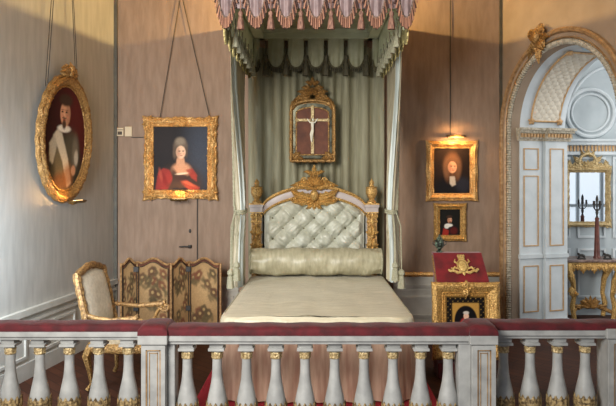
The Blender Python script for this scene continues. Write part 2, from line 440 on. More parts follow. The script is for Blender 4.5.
# soffit: diamond lattice panel, border and sky-blue oval at the crown
def soff(a, y, off): return (UC-(RI-off)*math.cos(a), y, ZC+(RI-off)*math.sin(a))
lat = MB()
a0, a1, ya, yb = R(8), R(80), .27, .69
def latc(u, v):
    p = u*10; q = v*4
    e = min(abs((p+q) % 1 - .5), abs((p-q) % 1 - .5))
    return lin((150,132,104)) if e > .43 else lin((206,198,182))
lat.grid(lambda u, v: soff(a0+(a1-a0)*u, ya+(yb-ya)*v, .012 + .01*(abs(math.sin(PI*(u*10+v*4)))*abs(math.sin(PI*(u*10-v*4))))), 200, 70, cfn=latc)
M['lattice'] = colmat('quilted_lattice', rough=.7)
arch_obj(lat, 'trim_9', M['lattice'])
bd = MB()
bd.tube([soff(a0+(a1-a0)*t, ya, .015) for t in np.linspace(0,1,30)] + [soff(a1, y, .015) for y in np.linspace(ya, yb, 10)[1:]] + [soff(a1+(a0-a1)*t, yb, .015) for t in np.linspace(0,1,30)[1:]] + [soff(a0, y, .015) for y in np.linspace(yb, ya, 10)[1:-1]], .012, 6, closed=True)
for (aa, yy) in ((a0, ya), (a0, yb), (a1, ya), (a1, yb)):
    for k in range(5):
        d = k/5*2*PI; c = soff(aa, yy, .03); c2 = soff(aa+.06*math.cos(d), yy+.05*math.sin(d), .02)
        bd.tube([c, ((c[0]+c2[0])/2, (c[1]+c2[1])/2, (c[2]+c2[2])/2), c2], [.02,.022,.005], 6)
arch_obj(bd, 'trim_10', M['ochre'])
ov = MB()
ov.grid(lambda r, t: soff(R(98)+R(13)*r*math.cos(2*PI*t), .46+.2*r*math.sin(2*PI*t), .012), 6, 30)
M['skyblue'] = mat('pale_blue_paint', (168,196,216), (184,208,224), rough=.7)
arch_obj(ov, 'trim_11', M['skyblue'])
# gilt cartouche on the arch at upper left
ca = thing('cartouche', 'gilded carved cartouche sitting on the upper left of the arch moulding', 'ornament', tuple(RC + AU*.80 + Vector((0,0,3.54)) - AN*.05), ARZ)
g = MB()
for k in range(9):
    a = R(40*k+10); g.leaf(0, 0, a, .15, .085, y=-.01, lift=.04, bend=.6*(1 if k % 2 else -1))
g.leaf(0,-.04,R(-90),.2,.09,lift=.04); g.leaf(-.04,0,R(-140),.2,.07,lift=.04,bend=.5)
g.scroll(-.08,.05,.05,1.2,0,y=-.03); g.scroll(.08,.05,.05,1.2,PI,y=-.03,sgn=-1)
g.build('leaf_carving', M['gold_d'], ca)
MB().ell((0,-.045,.02),(.055,.035,.075)).build('shield', M['gold_d'], ca)
ca.scale = (1.2,1.2,1.2)

# --- the next room seen through the arch
FW = 9.0
M['farwall'] = mat('grey_blue_paint', (166,176,180), (178,187,190), scale=5, rough=.6)
struct(MB().box(2.9, 7.5, FW, FW+.15, 0, 4.6).build('wall_far', M['farwall'], smooth=False))
struct(MB().box(3.0, 7.5, 6.0, FW, 4.6, 4.7).build('ceiling_far', M['white'], smooth=False))
fp = MB(); fpw = MB()
def fframe(g, x0, x1, z0, z1, w, y, t):
    g.box(x0, x1, y-t, y, z0, z0+w); g.box(x0, x1, y-t, y, z1-w, z1); g.box(x0, x0+w, y-t, y, z0+w, z1-w); g.box(x1-w, x1, y-t, y, z0+w, z1-w)
for x0, x1 in ((3.3,3.62),(3.72,4.12),(4.22,4.6),(4.7,5.4)):
    fframe(fp, x0, x1, .25, .95, .03, FW, .02); fframe(fp, x0, x1, 1.1, 2.25, .03, FW, .02)
struct(fp.build('trim_12', M['white'], smooth=False))
co = MB()
for z0, z1, t in ((2.28,2.32,.05),(2.32,2.42,.03),(2.42,2.47,.09),(2.47,2.5,.12)): co.box(2.95, 7.4, FW-t, FW, z0, z1)
struct(co.build('trim_13', M['white'], smooth=False))
dn = MB()
for x in np.arange(3.1, 6, .05): dn.box(x, x+.026, FW-.05, FW-.03, 2.33, 2.41)
struct(dn.build('trim_14', M['ochre'], smooth=False))
md = MB(); mc = (X(590,FW), FW, Z(113,FW))
for rr, w in ((.335,.030),(.265,.016)):
    md.tube([(mc[0]+rr*math.cos(a), FW-.012, mc[2]+rr*math.sin(a)) for a in np.linspace(0,2*PI,49)[:-1]], w, 8, closed=True)
md.tube([(mc[0]+.62*math.cos(a)+.3, FW-.01, mc[2]-.1+.75*math.sin(a)) for a in np.linspace(0,PI,30)], .022, 8)
struct(md.build('trim_15', M['white']))

# --- dado, corner fillets, jib door
def dado(x0, x1, name, rail=True):
    g = MB(); y = 8.0
    g.box(x0, x1, y-.015, y, 0, .70); g.box(x0, x1, y-.04, y, .58, .61); g.box(x0, x1, y-.03, y, .52, .54); g.box(x0, x1, y-.035, y, 0, .16)
    if x1-x0 > .4: 
        for k in range(max(1, int((x1-x0)/.62))):
            n = max(1, int((x1-x0)/.62)); w = (x1-x0)/n; fframe(g, x0+w*k+.06, x0+w*(k+1)-.06, .2, .46, .03, y-.015, .02)
    struct(g.build(name, M['dado'], smooth=False))
    if rail:
        r_ = MB(); n = int((x1-x0)/.05)
        r_.tube([(x0+(x1-x0)*i/n, y-.03, .735) for i in range(n+1)], [.026+.005*(i % 2) for i in range(n+1)], 8)
        struct(r_.build(name.replace('baseboard', 'rail') if False else 'trim_%d' % (20+len(bpy.data.objects) % 70), M['gold_o']))
dado(.98, 2.34, 'baseboard_back_right'); dado(-1.47, -.98, 'baseboard_back_middle', False)
g = MB()
def onleft(t, off, z):                                            # t metres from far corner along the left wall
    n = Vector((-LD.y, LD.x, 0)); n = n if n.x > 0 else -n
    p = LC + LD*t + n*off; return (p.x, p.y, z)
def lbox(g, t0, t1, off, z0, z1):
    vs = [onleft(t, o_, z) for z in (z0, z1) for o_ in (0, off) for t in (t0, t1)]
    g.add(vs, [(0,2,3,1),(4,5,7,6),(0,1,5,4),(2,6,7,3),(0,4,6,2),(1,3,7,5)])
lbox(g, .02, 5.5, .015, 0, .64); lbox(g, .02, 5.5, .05, .62, .68); lbox(g, .02, 5.5, .035, .54, .57); lbox(g, .02, 5.5, .03, 0, .16)
for k in range(6): 
    t0 = .1+k*.9
    for (za, zb) in ((.2,.23),(.46,.49)): lbox(g, t0, t0+.75, .03, za, zb)
    for (ta, tb) in ((t0, t0+.03),(t0+.72, t0+.75)): lbox(g, ta, tb, .03, .23, .46)
struct(g.build('baseboard_left', M['dado'], smooth=False))
M['fillet'] = mat('dark_green_fillet', (66,62,50), (84,78,62), scale=10, rough=.5)
struct(MB().box(LC.x-.01, LC.x+.035, 7.965, 8.0, 0, TOP).build('trim_16', M['fillet'], smooth=False))
struct(MB().box(RC.x-.03, RC.x+.0, 7.975, 8.0, 0, TOP).build('trim_17', M['fillet'], smooth=False))
# door flush with the wall, between corner and bed
dx0, dx1, dz1 = X(134,8), X(197,8), Z(138,8)
dr = thing('door_1', 'flush brown jib door behind folding screen', 'door', (dx1, 7.995, 0)); dr['kind'] = 'structure'
del dr['category']
MB().box(dx0-dx1, 0, -.012, .004, .02, dz1).build('door_panel', M['wall'], dr, smooth=False)
e = MB(); e.box(0, .012, -.008, .004, .02, dz1+.012); e.box(dx0-dx1-.012, 0, -.008, .004, dz1, dz1+.012)
e.build('door_gap', M['dark_grey'], dr, smooth=False)
hd = MB(); hx = X(190,7.98)-dx1; hz = Z(246.5,7.98)
hd.tube([(hx,-.012,hz),(hx,-.05,hz)], .014, 8); hd.tube([(hx,-.05,hz),(hx-.06,-.055,hz+.004),(hx-.13,-.05,hz)], [.012,.010,.008], 8)
hd.lathe([(.022,-.02),(.026,0),(.022,.02)], (hx,-.02,hz), 10)
hd.build('door_handle', M['dark'], dr)
kh = MB(); kh.ell((hx,-.014,Z(231,7.98)),(.016,.008,.026)); kh.build('keyhole', M['dark'], dr)
# two small plates near the corner
t = thing('thermostat', 'small cream boxed wall control with dark display nearest the corner', 'thermostat', (X(120.3,7.99), 7.998, Z(132,7.99)))
MB().box(-.045,.045,-.025,0,-.052,.052).build('housing', M['plastic'], t, smooth=False, bevel=.004)
MB().box(-.028,.028,-.028,-.02,-.036,.006).build('display', M['dark_grey'], t, smooth=False)
MB().box(-.04,.04,-.028,-.02,.022,.030).build('slot', M['dark_grey'], t, smooth=False)
t = thing('switch_plate', 'plain cream rectangular wall plate right of boxed control with display', 'wall plate', (X(128.5,7.99), 7.998, Z(131.5,7.99)))
MB().box(-.045,.045,-.018,0,-.062,.062).build('plate', M['plastic'], t, smooth=False, bevel=.004)
MB().tube([(.03,-.006,-.07),(.08,-.006,-.08),(.2,-.006,-.085)], .004, 6).build('cable', M['wire'], t)

# ------------------------------------------------------------------ bed platform
PZ = .10
pf = thing('bed_platform', 'low platform under the bed covered in red carpet', 'platform', (0,6.3,0))
MB().box(-1.01,1.01,-1.35,1.6,0,PZ).build('carpet', M['carpet'], pf, smooth=False, bevel=.01)

# ------------------------------------------------------------------ bed
BD = 7.62
bed = thing('bed', 'carved gilt and white bed with tall tufted silk headboard', 'bed', (0, BD, 0))
def hz(y): return Z(y, BD)
def hx_(x): return X(x, BD)
hc = (hx_(314.2), hz(178))
# arch line of headboard top (half profile mirrored), as offsets
def arch_top(x, drop=0.0):
    """z of the outer edge of the arched top at x (from centre), drop lowers it"""
    w = .606; t = min(1, abs(x)/w)
    z_mid, z_sh = hz(186.5), hz(205)
    s_ = (1-t*t)*.4 + math.sqrt(max(0, 1-t*t))*.6
    return z_sh + (z_mid-z_sh)*s_ - drop
tp = MB(); w = .60
cell_x, cell_z = .125, .125
def tuft(u, v):
    x = -w + 2*w*u; zb = .55; zt = arch_top(x, .12)
    z = zb + (zt-zb)*v
    p = x/cell_x; q = (z-.72)/cell_z
    a = (p+q)/1.0; b = (p-q)/1.0
    fa, fb = abs(math.sin(PI*a*.5*1.0)), abs(math.sin(PI*b*.5*1.0))
    bt_ = 1-math.exp(-((1-abs(math.cos(PI*a*.5)*math.cos(PI*b*.5)))/.22)) if abs(math.cos(PI*a*.5)*math.cos(PI*b*.5)) > 0 else 1
    bul = .55*(fa*fb)**.5 + .45*bt_
    edge = min(1, (1-abs(x)/w)*9)*min(1, (zt-z)*14+.1)
    jit = .007*math.sin(x*41+z*23)*math.sin(z*37-x*19) + .004*math.sin(x*90+8*math.sin(z*16))
    return (hc[0]+x, -.015 - (.105*bul + jit)*max(.1, edge), z)
tp.grid(tuft, 150, 110)
up_ = tp.build('upholstery', M['tuft'], bed)
bt = MB()
for i in range(-5, 6):
    for j in range(-1, 7):
        if (i+j) % 2: continue
        x = i*cell_x; z = .72 + j*cell_z
        if abs(x) < w-.05 and .9 < z < arch_top(x,.2): MB().ell((hc[0]+x, -.024, z), (.012,.008,.012), 8, 6).build('button', M['braid_g'], up_)
hb = MB(); hb.box(hc[0]-.74, hc[0]+.74, 0, .06, .1, hz(207))
n = 40; pts = [(hc[0]-.62+1.24*i/n, arch_top(-.62+1.24*i/n, .02)) for i in range(n+1)]
hb.poly([(hc[0]-.62, .6)] + pts + [(hc[0]+.62, .6)], 0, .05)
hb.build('headboard_back', M['dado'], bed, smooth=False)
def band(d0, d1, y0, y1, mm, name, ww=.615):
    g = MB(); n = 60
    prof = [(d0,y1),(d0,y0),((d0+d1)/2,y0-.012),(d1,y0),(d1,y1)]
    for i in range(n+1):
        x = -ww+2*ww*i/n
        for d, y in prof: g.v.append((hc[0]+x*(1-.0*d), y, arch_top(x, d))); g.c.append((1,1,1))
    for i in range(n):
        for j in range(4): b = i*5+j; g.f.append((b,b+1,b+6,b+5))
    return g.build(name, mm, bed)
M['band'] = mat('mauve_white_paint', (172,160,154), (186,174,168), rough=.5)
band(.018, .105, -.055, .02, M['band'], 'white_band')
band(-.02, .02, -.075, .03, M['gold'], 'gilt_edge')
band(.10, .13, -.07, .0, M['gold'], 'gilt_edge')
for sx in (-1, 1):
    px_ = hc[0] + sx*.69
    g = MB(); g.box(px_-.062, px_+.062, -.075, .05, .1, hz(212)); g.build('post', M['band'], bed, smooth=False, bevel=.006)
    g = MB()                                                   # carved gilt pilaster: capital, garland, scrolls
    for k, zz in enumerate((1.10,1.25)):
        g.leaf(px_, zz, R(90), .155, .105, y=-.09, lift=.05, lobes=3)
        for q in (-1,1): g.leaf(px_+q*.012, zz+.03, R(90-q*48), .075, .05, y=-.09, lift=.03, bend=-q*.8)
        g.ell((px_, -.115, zz+.005), (.022,.02,.022), 10, 7)
    zt = hz(213); g.tube([(px_,-.086,z_) for z_ in (.70,1.0,1.3,zt)], .016, 7)
    g.scroll(px_-.035, zt-.035, .03, 1.3, PI/2, y=-.085, th=.010); g.scroll(px_+.035, zt-.035, .03, 1.3, PI/2, y=-.085, th=.010, sgn=-1)
    pb_ = MB(); pb_.box(px_-.058, px_+.058, -.084, -.074, .68, hz(213)); pb_.build('pilaster_ground', M['gold_d'], bed, smooth=False)
    for zz in (.70, 1.12, zt-.10): g.tube([(px_-.065,-.08,zz),(px_+.065,-.08,zz)], .014, 8)
    g.build('gilt_pilaster', M['gold'], bed)
    g = MB(); g.box(px_-.075, px_+.075, -.10, .06, hz(212), hz(207)); g.box(px_-.085, px_+.085, -.11, .07, hz(207), hz(204))
    g.build('post_cap', M['band'], bed, smooth=False, bevel=.004)
    g = MB(); g.box(px_-.088, px_+.088, -.113, .07, hz(204.3), hz(203.2)); g.box(px_-.078, px_+.078, -.103, .06, hz(212.6), hz(211.6)); g.build('cap_line', M['gold'], bed, smooth=False)
    g = MB(); b0 = hz(203.2)                                    # urn finial
    g.lathe([(.055,0),(.055,.02),(.035,.035),(.03,.05),(.04,.065),(.062,.11),(.068,.15),(.06,.175),(.066,.185),(.066,.195),(.03,.205),(.022,.225),(.03,.24),(.026,.262),(.008,.285),(.0015,.30)], (px_, -.02, b0), 18, wob=lambda a, z: 1+.05*math.cos(8*a))
    g.build('urn_finial', M['gold'], bed)
# crest carving
cr = MB(); cx0, cz0 = hc
zc_ = hz(190)
for k in range(9):                                            # shell
    a = R(90 + (k-4)*21); cr.leaf(cx0, hz(184.5), a, .125, .05, y=-.125, lift=.04, curl=.0, lobes=1)
for q in (-1, 1):
    cr.leaf(cx0, hz(189), R(90-q*64), .30, .085, y=-.085, lift=.045, bend=-q*.7, lobes=4)
    cr.leaf(cx0+q*.03, hz(187), R(90-q*42), .20, .07, y=-.085, lift=.045, bend=-q*1.2, lobes=3)
    cr.leaf(cx0, hz(198), R(90-q*88), .32, .10, y=-.10, lift=.05, bend=q*.7, lobes=4)
    cr.leaf(cx0, hz(199), R(90-q*112), .30, .085, y=-.10, lift=.045, bend=q*.8, lobes=4)
    cr.leaf(cx0, hz(201), R(-90+q*28), .14, .06, y=-.10, lift=.04, bend=q*.8)
    cr.scroll(cx0+q*.115, hz(180), .055, 1.4, R(90+q*60), y=-.085, th=.014, sgn=q)
    cr.scroll(cx0+q*.20, hz(184.5), .04, 1.4, R(90+q*60), y=-.085, th=.012, sgn=q)
    cr.scroll(cx0+q*.235, hz(199), .035, 1.3, R(-90), y=-.09, th=.010, sgn=q)
    cr.leaf(cx0+q*.02, hz(176), R(90-q*30), .13, .05, y=-.08, lift=.035, bend=-q*1.4)
cr.leaf(cx0, hz(176), R(90), .13, .06, y=-.085, lift=.035); cr.leaf(cx0, hz(202), R(-90), .10, .07, y=-.10, lift=.04)
cr.ell((cx0, -.09, hz(166.5)), (.016,.014,.022), 10, 7)
cr.build('crest_carving', M['gold'], bed)
mk = MB()                                                      # little mask at the middle of the crest
def mface(d):
    k = 1.0
    if d.y < 0:
        k += .18*math.exp(-((d.x)/.14)**2 - ((d.z+.05)/.22)**2)
        for e in (-.34,.34): k -= .10*math.exp(-((d.x-e)/.15)**2 - ((d.z-.2)/.12)**2)
        k -= .06*math.exp(-((d.x)/.25)**2 - ((d.z+.42)/.07)**2)
    return k
mk.ell((cx0, -.14, hz(195)), (.05,.055,.068), 28, 22, mface)
mk.build('mask', M['gold'], bed)
bs = MB(); bs.box(-.74+hc[0],.74+hc[0],-2.28,-.05,PZ+.02,.60)
bs.build('mattress', M['dado'], bed, smooth=False, bevel=.05)
for sx in (-1,1):
    for yy in (-2.15,-.15): MB().lathe([(.03,0),(.045,.03),(.03,.06),(.05,.1)], (hc[0]+sx*.68, yy, PZ), 12).build('leg', M['gold'], bed)

# bedspread: top with rounded corners, drop with soft folds
BZ = Z(276, 7.45) ; cxb = .01
bsd = MB(); hw, y_head, y_foot, rc = .795, 7.47, 5.20, .18
loop = []
nS, nC, nF = 60, 10, 44
for i in range(nS): loop.append((-hw, y_head - (y_head-y_foot-rc)*i/nS))
for i in range(nC): a = PI + (PI/2)*i/nC; loop.append((-hw+rc+rc*math.cos(a), y_foot+rc+rc*math.sin(a)))
for i in range(nF): loop.append((-hw+rc+(2*hw-2*rc)*i/nF, y_foot))
for i in range(nC): a = 1.5*PI + (PI/2)*i/nC; loop.append((hw-rc+rc*math.cos(a), y_foot+rc+rc*math.sin(a)))
for i in range(nS+1): loop.append((hw, y_foot+rc+(y_head-y_foot-rc)*i/nS))
NL = len(loop); levels = []
def ring(scale_in, z, outw, fold):
    out = []
    for i, (x, y) in enumerate(loop):
        cx_, cy_ = 0, (y_head+y_foot)/2
        nx_, ny_ = (x/hw), 0
        if y < y_foot+rc+.001:
            dx, dy = x-max(-hw+rc, min(hw-rc, x)), y-(y_foot+rc)
            l = math.hypot(dx, dy) or 1; nx_, ny_ = dx/l, dy/l
        else: nx_, ny_ = math.copysign(1, x), 0
        f = fold*(math.sin(i*.62)+.5*math.sin(i*1.37+1))
        out.append((cxb + (x*scale_in + nx_*(outw+f))*(1+.042*(y_head-y)/2.27), (y if scale_in > .99 else y_foot+.0+(y-y_foot)*1.0 + (1-scale_in)*(.6 if y < 6 else 0)) + ny_*(outw+f) , z))
    return out
levels = [ring(1, BZ-.13, .006, .007), ring(1, BZ-.10, 0, .005), ring(1, BZ-.04, -.006, .001), ring(1, BZ-.012, -.014, 0), ring(1, BZ, -.034, 0)]
for L in levels:
    for p in L: bsd.v.append(p); bsd.c.append((1,1,1))
for j in range(len(levels)-1):
    for i in range(NL-1): b = j*NL+i; bsd.f.append((b, b+1, b+NL+1, b+NL))
# top surface: connect left and right sides row by row (mirror symmetric loop)
half = NL//2; topo = (len(levels)-1)*NL; prev = None; K = 24
for i in range(half+1):
    A = Vector(levels[-1][i]); B = Vector(levels[-1][NL-1-i]); row = []
    for k in range(K+1):
        p = A.lerp(B, k/K); 
        p.z += .012*math.sin(PI*k/K) - (.006 if k in (6,12,18) and i > 3 else 0) - (.006 if i in (16,32,48) else 0) + .004*hsh(i,k)*math.sin(PI*k/K) + .004*math.sin(p.y*9+p.x*5)*math.sin(PI*k/K) + .003*math.sin(p.x*17+p.y*3)*math.sin(PI*k/K)
        if k == 0: row.append(topo+i)
        elif k == K: row.append(topo+NL-1-i)
        else: row.append(len(bsd.v)); bsd.v.append(tuple(p)); bsd.c.append((1,1,1))
    if prev:
        for k in range(K):
            q = (prev[k], prev[k+1], row[k+1], row[k])
            if len(set(q)) == 4: bsd.f.append(q)
            elif len(set(q)) == 3: bsd.f.append(tuple(dict.fromkeys(q)))
    prev = row
o = bsd.build('bedspread', M['cover'], auto=70)
tag(o, 'pale champagne silk bedspread spread flat over the bed in front of the bolster', 'bedspread')
# seam piping across the cover edges is part of the spread
sp = MB()
for sx in (-1,1): MB().tube([(cxb+sx*(hw-.03)*(1+.042*(y_head-y)/2.27), y, BZ-.002) for y in np.linspace(7.4, 5.42, 30)], .006, 6).build('piping', M['bolster'], o)
sk = MB(); lv = [ring(1, PZ+.012, .012, .020), ring(1, .3, .004, .017), ring(1, .5, -.006, .011), ring(1, BZ-.08, -.016, .004)]
for L in lv:
    for p in L: sk.v.append((p[0], p[1]-BD, p[2])); sk.c.append((1,1,1))
for j in range(3):
    for i in range(NL-1): b = j*NL+i; sk.f.append((b, b+1, b+NL+1, b+NL))
M['skirt'] = mat('pink_brown_silk', (170,128,108), (206,172,148), scale=7, stretch=(3,3,.4), rough=.5)
sk.build('bed_skirt', M['skirt'], bed, auto=80)['label'] = 'pinkish silk skirt falling from bedspread to the platform'

bo = thing('bolster', 'long cylindrical silk bolster pillow lying against the tufted headboard', 'pillow', (0.0, 7.31, BZ+.190))
def bol(u, v):
    x = -.755+1.51*u; r = .155
    e = min(u, 1-u); r *= min(1, .86 + e*9*.14) if e < .11 else 1
    a = 2*PI*v; w = .006*math.sin(a*3+x*13)+.004*math.sin(x*31+a*2) + (.01*math.sin(9*a)*(1-e*9) if e < .11 else 0)
    return (x, (r+w)*math.cos(a), (r+w)*math.sin(a))
g = MB(); g.grid(bol, 60, 40); g.build('case', M['bolster'], bo)
for sx in (-1,1):
    g = MB()
    def endc(u, v, sx=sx):
        a = 2*PI*v; r = .135*u; return (sx*(.755+.015*(1-u**2)+.012*u*math.sin(14*a)*(1-u)), r*math.cos(a), r*math.sin(a))
    g.grid(endc, 10, 56); g.build('gathered_end', M['bolster'], bo)
    g = MB(); g.tube([(sx*.752, .142*math.cos(a), .142*math.sin(a)) for a in np.linspace(0,2*PI,40)[:-1]], .010, 6, closed=True); g.build('piping', M['cord'], bo)

# ------------------------------------------------------------------ canopy and hangings
CF, CB, CW = 5.55, 7.86, .785
cn = thing('bed_canopy', 'sage green bed canopy with pink scalloped front valance and long fringe', 'canopy', (0, 6.7, 0))
def cy(y): return y-6.7
ZT = 3.78
MB().box(-CW+.02, CW-.02, cy(CF+.03), cy(7.99), ZT, ZT+.06).build('tester', M['sage'], cn, smooth=False)
g = MB(); g.box(-CW-.12, CW+.12, cy(CF-.08), cy(7.99), ZT+.06, ZT+.09)
g.build('top_cornice', M['gold_d'], cn, smooth=False)
g = MB()
for k, (z0, z1, t) in enumerate(((ZT-.05,ZT,.13),(ZT-.10,ZT-.05,.10),(ZT-.12,ZT-.10,.12))):
    g.box(-CW+.03, CW-.03, cy(CB-t), cy(CB), z0, z1)
    for sx in (-1,1): g.box(min(sx*(CW-.03), sx*(CW-.03-t)), max(sx*(CW-.03), sx*(CW-.03-t)), cy(CF+.05), cy(CB), z0, z1)
M['sage_l'] = mat('pale_sage_paint', (196,196,164), (210,210,180), rough=.6)
g.build('inner_cornice', M['sage_l'], cn, smooth=False)
def lin3(a, b, t): return tuple(a[i]*(1-t)+b[i]*t for i in range(3))
def lambrequin(mp, c, wd, ztop, zarc, zbot, m_f, m_b, fcols, flen, parent, lname='lambrequin', lab=None, n=22, inner=None):
    """one U-shaped tongue of a valance at centre c; mp(s, out, z) maps to local space; braid and fringe are its parts"""
    def edge(t):                                         # t -1..1 along the U
        s_ = c + wd/2*t; k = abs(t)**2.5
        return s_, zbot + (zarc-zbot)*k
    g = MB()
    def fab(u, v):
        t = 2*u-1; s_, ze = edge(t); z = ztop + (ze-ztop)*v
        return mp(s_, .018*math.cos(t*PI/2) + .008*math.sin(t*9)*v, z)
    g.grid(fab, 20, 10); fo = g.build(lname, m_f, parent)
    if lab: fo['label'] = lab
    if inner:
        g = MB(); g.grid(lambda u, v: (lambda q: mp(2*0+c+wd/2*(2*u-1), .006*math.cos((2*u-1)*PI/2)-.012, ztop+(edge(2*u-1)[1]-ztop)*v))(0), 12, 6); g.build('lining', inner, fo)
    g = MB(); g.tube([mp(edge(t)[0], .022, edge(t)[1]) for t in np.linspace(-1,1,26)], .011, 6); g.build('braid', m_b, fo)
    g = MB()
    for i in range(n):
        t = -1+2*(i+.5)/n; s_, z = edge(t)
        lean = .34*t*abs(t); L = flen*(.92+.16*hsh(i, int(c*50)))
        colr = lin3(lin(fcols[0]), lin(fcols[1]), .2+.8*hsh(i*3, 5)) if i % 2 else lin3(lin(fcols[0]), lin(fcols[2]), .6)
        ou = .016+.012*(i % 2)
        g.tube([mp(s_, ou, z), mp(s_+lean*L*.6, ou+.006, z-L*.6), mp(s_+lean*L*.9, ou+.004, z-L)], [.006,.0075,.0085], 5, col=colr)
    g.build('fringe', M['fringe'], fo)
def tassel(mp, s_, ztop, zbot, m_, parent, w=.03):
    p = mp(s_, .04, ztop); L = ztop-zbot; g = MB()
    g.lathe([(.006,-.02),(.006,-L*.42),(w*.55,-L*.44),(w*.62,-L*.52),(w*.4,-L*.6),(w*.55,-L*.63),(w*.8,-L*.8),(w*.95,-L)], p, 12, wob=lambda a, z: 1+.06*math.cos(6*a))
    g.build('tassel', m_, parent)
SP = .263
def mfront(s_, o_, z): return (s_, cy(CF)-o_, z)
PK = ((92,58,48),(188,136,108),(66,44,38))
MB().box(-CW, CW, cy(CF), cy(CF)+.015, 3.44, ZT+.06).build('front_backing', M['pink'], cn, smooth=False)
for k in range(-3, 4):
    lambrequin(mfront, k*SP, .185 if abs(k) < 3 else .15, 3.84, 3.60, Z(18.5,CF), M['pink'], M['braid'], PK, .095, cn, lname='front_lambrequin', lab='dusty pink scalloped tongue with fringe', n=24)
for k in range(-3, 3): tassel(mfront, (k+.5)*SP, 3.52, Z(30.5,CF), M['tassel'], cn, .034)
GR = ((150,138,88),(226,208,142),(104,98,64))
for sx in (-1,1):
    def mside(s_, o_, z, sx=sx): return (sx*(CW+o_), cy(s_), z)
    g = MB(); g.box(min(sx*CW, sx*(CW-.012)), max(sx*CW, sx*(CW-.012)), cy(CF), cy(CB), 3.42, ZT+.05); g.build('side_backing', M['vlining'], cn, smooth=False)
    for k in range(8):
        lambrequin(mside, CF+.16+k*.28, .22, 3.80, 3.44, 3.275, M['vlining'], M['braid_g'], GR, .115, cn, lname='side_lambrequin', lab='pale green scalloped side tongue with gold fringe', n=20)
    for k in range(7): tassel(lambda a_, o_, z_: mside(a_, -.04, z_), CF+.30+k*.28, 3.45, 3.16, M['cord'], cn, .03)
def mback(s_, o_, z): return (s_, cy(CB-.10)-o_, z)
for k in range(-3, 4):
    lambrequin(mback, k*.245, .195 if abs(k) < 3 else .085, ZT-.12, 3.40, 3.30, M['sage'], M['braid_g'], ((50,46,32),(96,88,62),(40,38,26)), .055, cn, lname='inner_lambrequin', lab='sage green scalloped tongue of the inner back valance', n=18)
for k in range(-3, 3): tassel(mback, (k+.5)*.245, ZT-.14, 3.20, M['tassel_d'], cn, .045)

# back hanging
bh = MB()
def backc(u, v):
    x = -.85+1.70*u; z = .35+(ZT-.2-.35)*v
    ph = x*34 + 1.6*math.sin(x*5.3) ; f = math.sin(ph)
    return (x, 7.905 - .042*f*abs(f)**-.3 if abs(f) > .01 else 7.905, z)
bh.grid(backc, 170, 8)
o = bh.build('back_hanging', M['backcloth'], auto=80); tag(o, 'pleated sage green cloth hanging behind the headboard under the canopy', 'curtain')

# tied side curtains
def curtain(sx, label):
    D = 6.9; zt, zw, zb = 3.83, Z(211,D), Z(288 if sx < 0 else 283, D)
    cu = thing('bed_curtain', label, 'curtain', (sx*.80, D, 0))
    def cen(z):                                                # (x offset, y offset) of the bundle
        if z > zw: t = min(1, (z-zw)/(zt-zw)*1.7); return (sx*(.022+.058*t), .25*t)
        t = min(1, (zw-z)/.35); return (sx*(.022+.040*t), .22*t)
    def wid(z):
        if z > zw: t = min(1, (z-zw)/(zt-zw)*1.25); t = t*t*(3-2*t); return (.050-.026*t, .09+.53*t**.8)
        t = min(1, (zw-z)/(zw-zb)*1.5); return (.050+.004*t, .09+.10*t)
    def sect(u, v, a0, a1, off):
        z = zb + (zt-zb)*v; a = a0+(a1-a0)*u; wx, wy = wid(z); cx_, cy_ = cen(z)
        r = 1 + .20*math.sin(a*9+.8*math.sin(z*2.3)+z*.5) + .08*math.sin(a*17+z*3)
        k = .35 if abs(z-zw) < .04 else 1
        r = 1+(r-1)*k
        return (cx_ + (wx*r+off)*math.cos(a), cy_ + (wy*(1+.25*(r-1))+off)*math.sin(a), z)
    g = MB(); g.grid(lambda u, v: sect(u, v, 0, 2*PI, 0), 96, 60); g.build('drape', M['drape'], cu, auto=80)
    # lining edge, turned out on the side toward the bed
    c0 = (-PI/2 + (.55 if sx < 0 else -.55))
    g = MB(); g.grid(lambda u, v: sect(u, v, c0-.38, c0+.38, .012), 14, 60); g.build('lining', M['lining'], cu, auto=80)
    # fringe down the outer edge
    c1 = (-PI/2 - 1.15*(1 if sx < 0 else -1)); g = MB()
    g.tube([sect(0, v, c1, c1, .012) for v in np.linspace(0,1,120)], [.010+.005*(i % 2) for i in range(120)], 6); g.build('edge_fringe', M['cord'], cu)
    # tieback with tassels
    g = MB(); 
    for dz in (-.012,.012): g.tube([(cen(zw)[0]+.062*math.cos(a), .105*math.sin(a), zw+dz+.01*math.sin(a)) for a in np.linspace(0,2*PI,30)[:-1]], .013, 7, closed=True)
    g.build('tieback', M['cord'], cu)
    for q, (dx, L) in enumerate(((sx*.035,.52),(sx*.10,.60))):
        g = MB(); yb = -.13; zz = zw-L
        g.tube([(dx*.6, -.10, zw), (dx, yb-.06, zw-.15), (dx, yb-.12, zz)], .007, 6)
        g.lathe([(.01,0),(.03,-.02),(.034,-.05),(.02,-.07),(.03,-.08),(.04,-.2)], (dx, yb-.12, zz), 12, wob=lambda a, z: 1+.06*math.cos(6*a))
        g.build('tassel', M['cord'], cu)
curtain(-1, 'left bed curtain of pale silk tied back at headboard height'); curtain(1, 'right bed curtain of pale silk tied back at headboard height')
pc = MB(); pc.tube([(X(396,7.9), 7.9, 3.7), (X(396,7.9), 7.9, 2.2), (X(396,7.9), 7.9, .8)], .007, 6); pc.ell((X(396,7.9),7.9,.77),(.015,.015,.03),8,6)
tag(pc.build('pull_cord', M['ivory']), 'thin white cord hanging along the wall right of the canopy', 'cord')

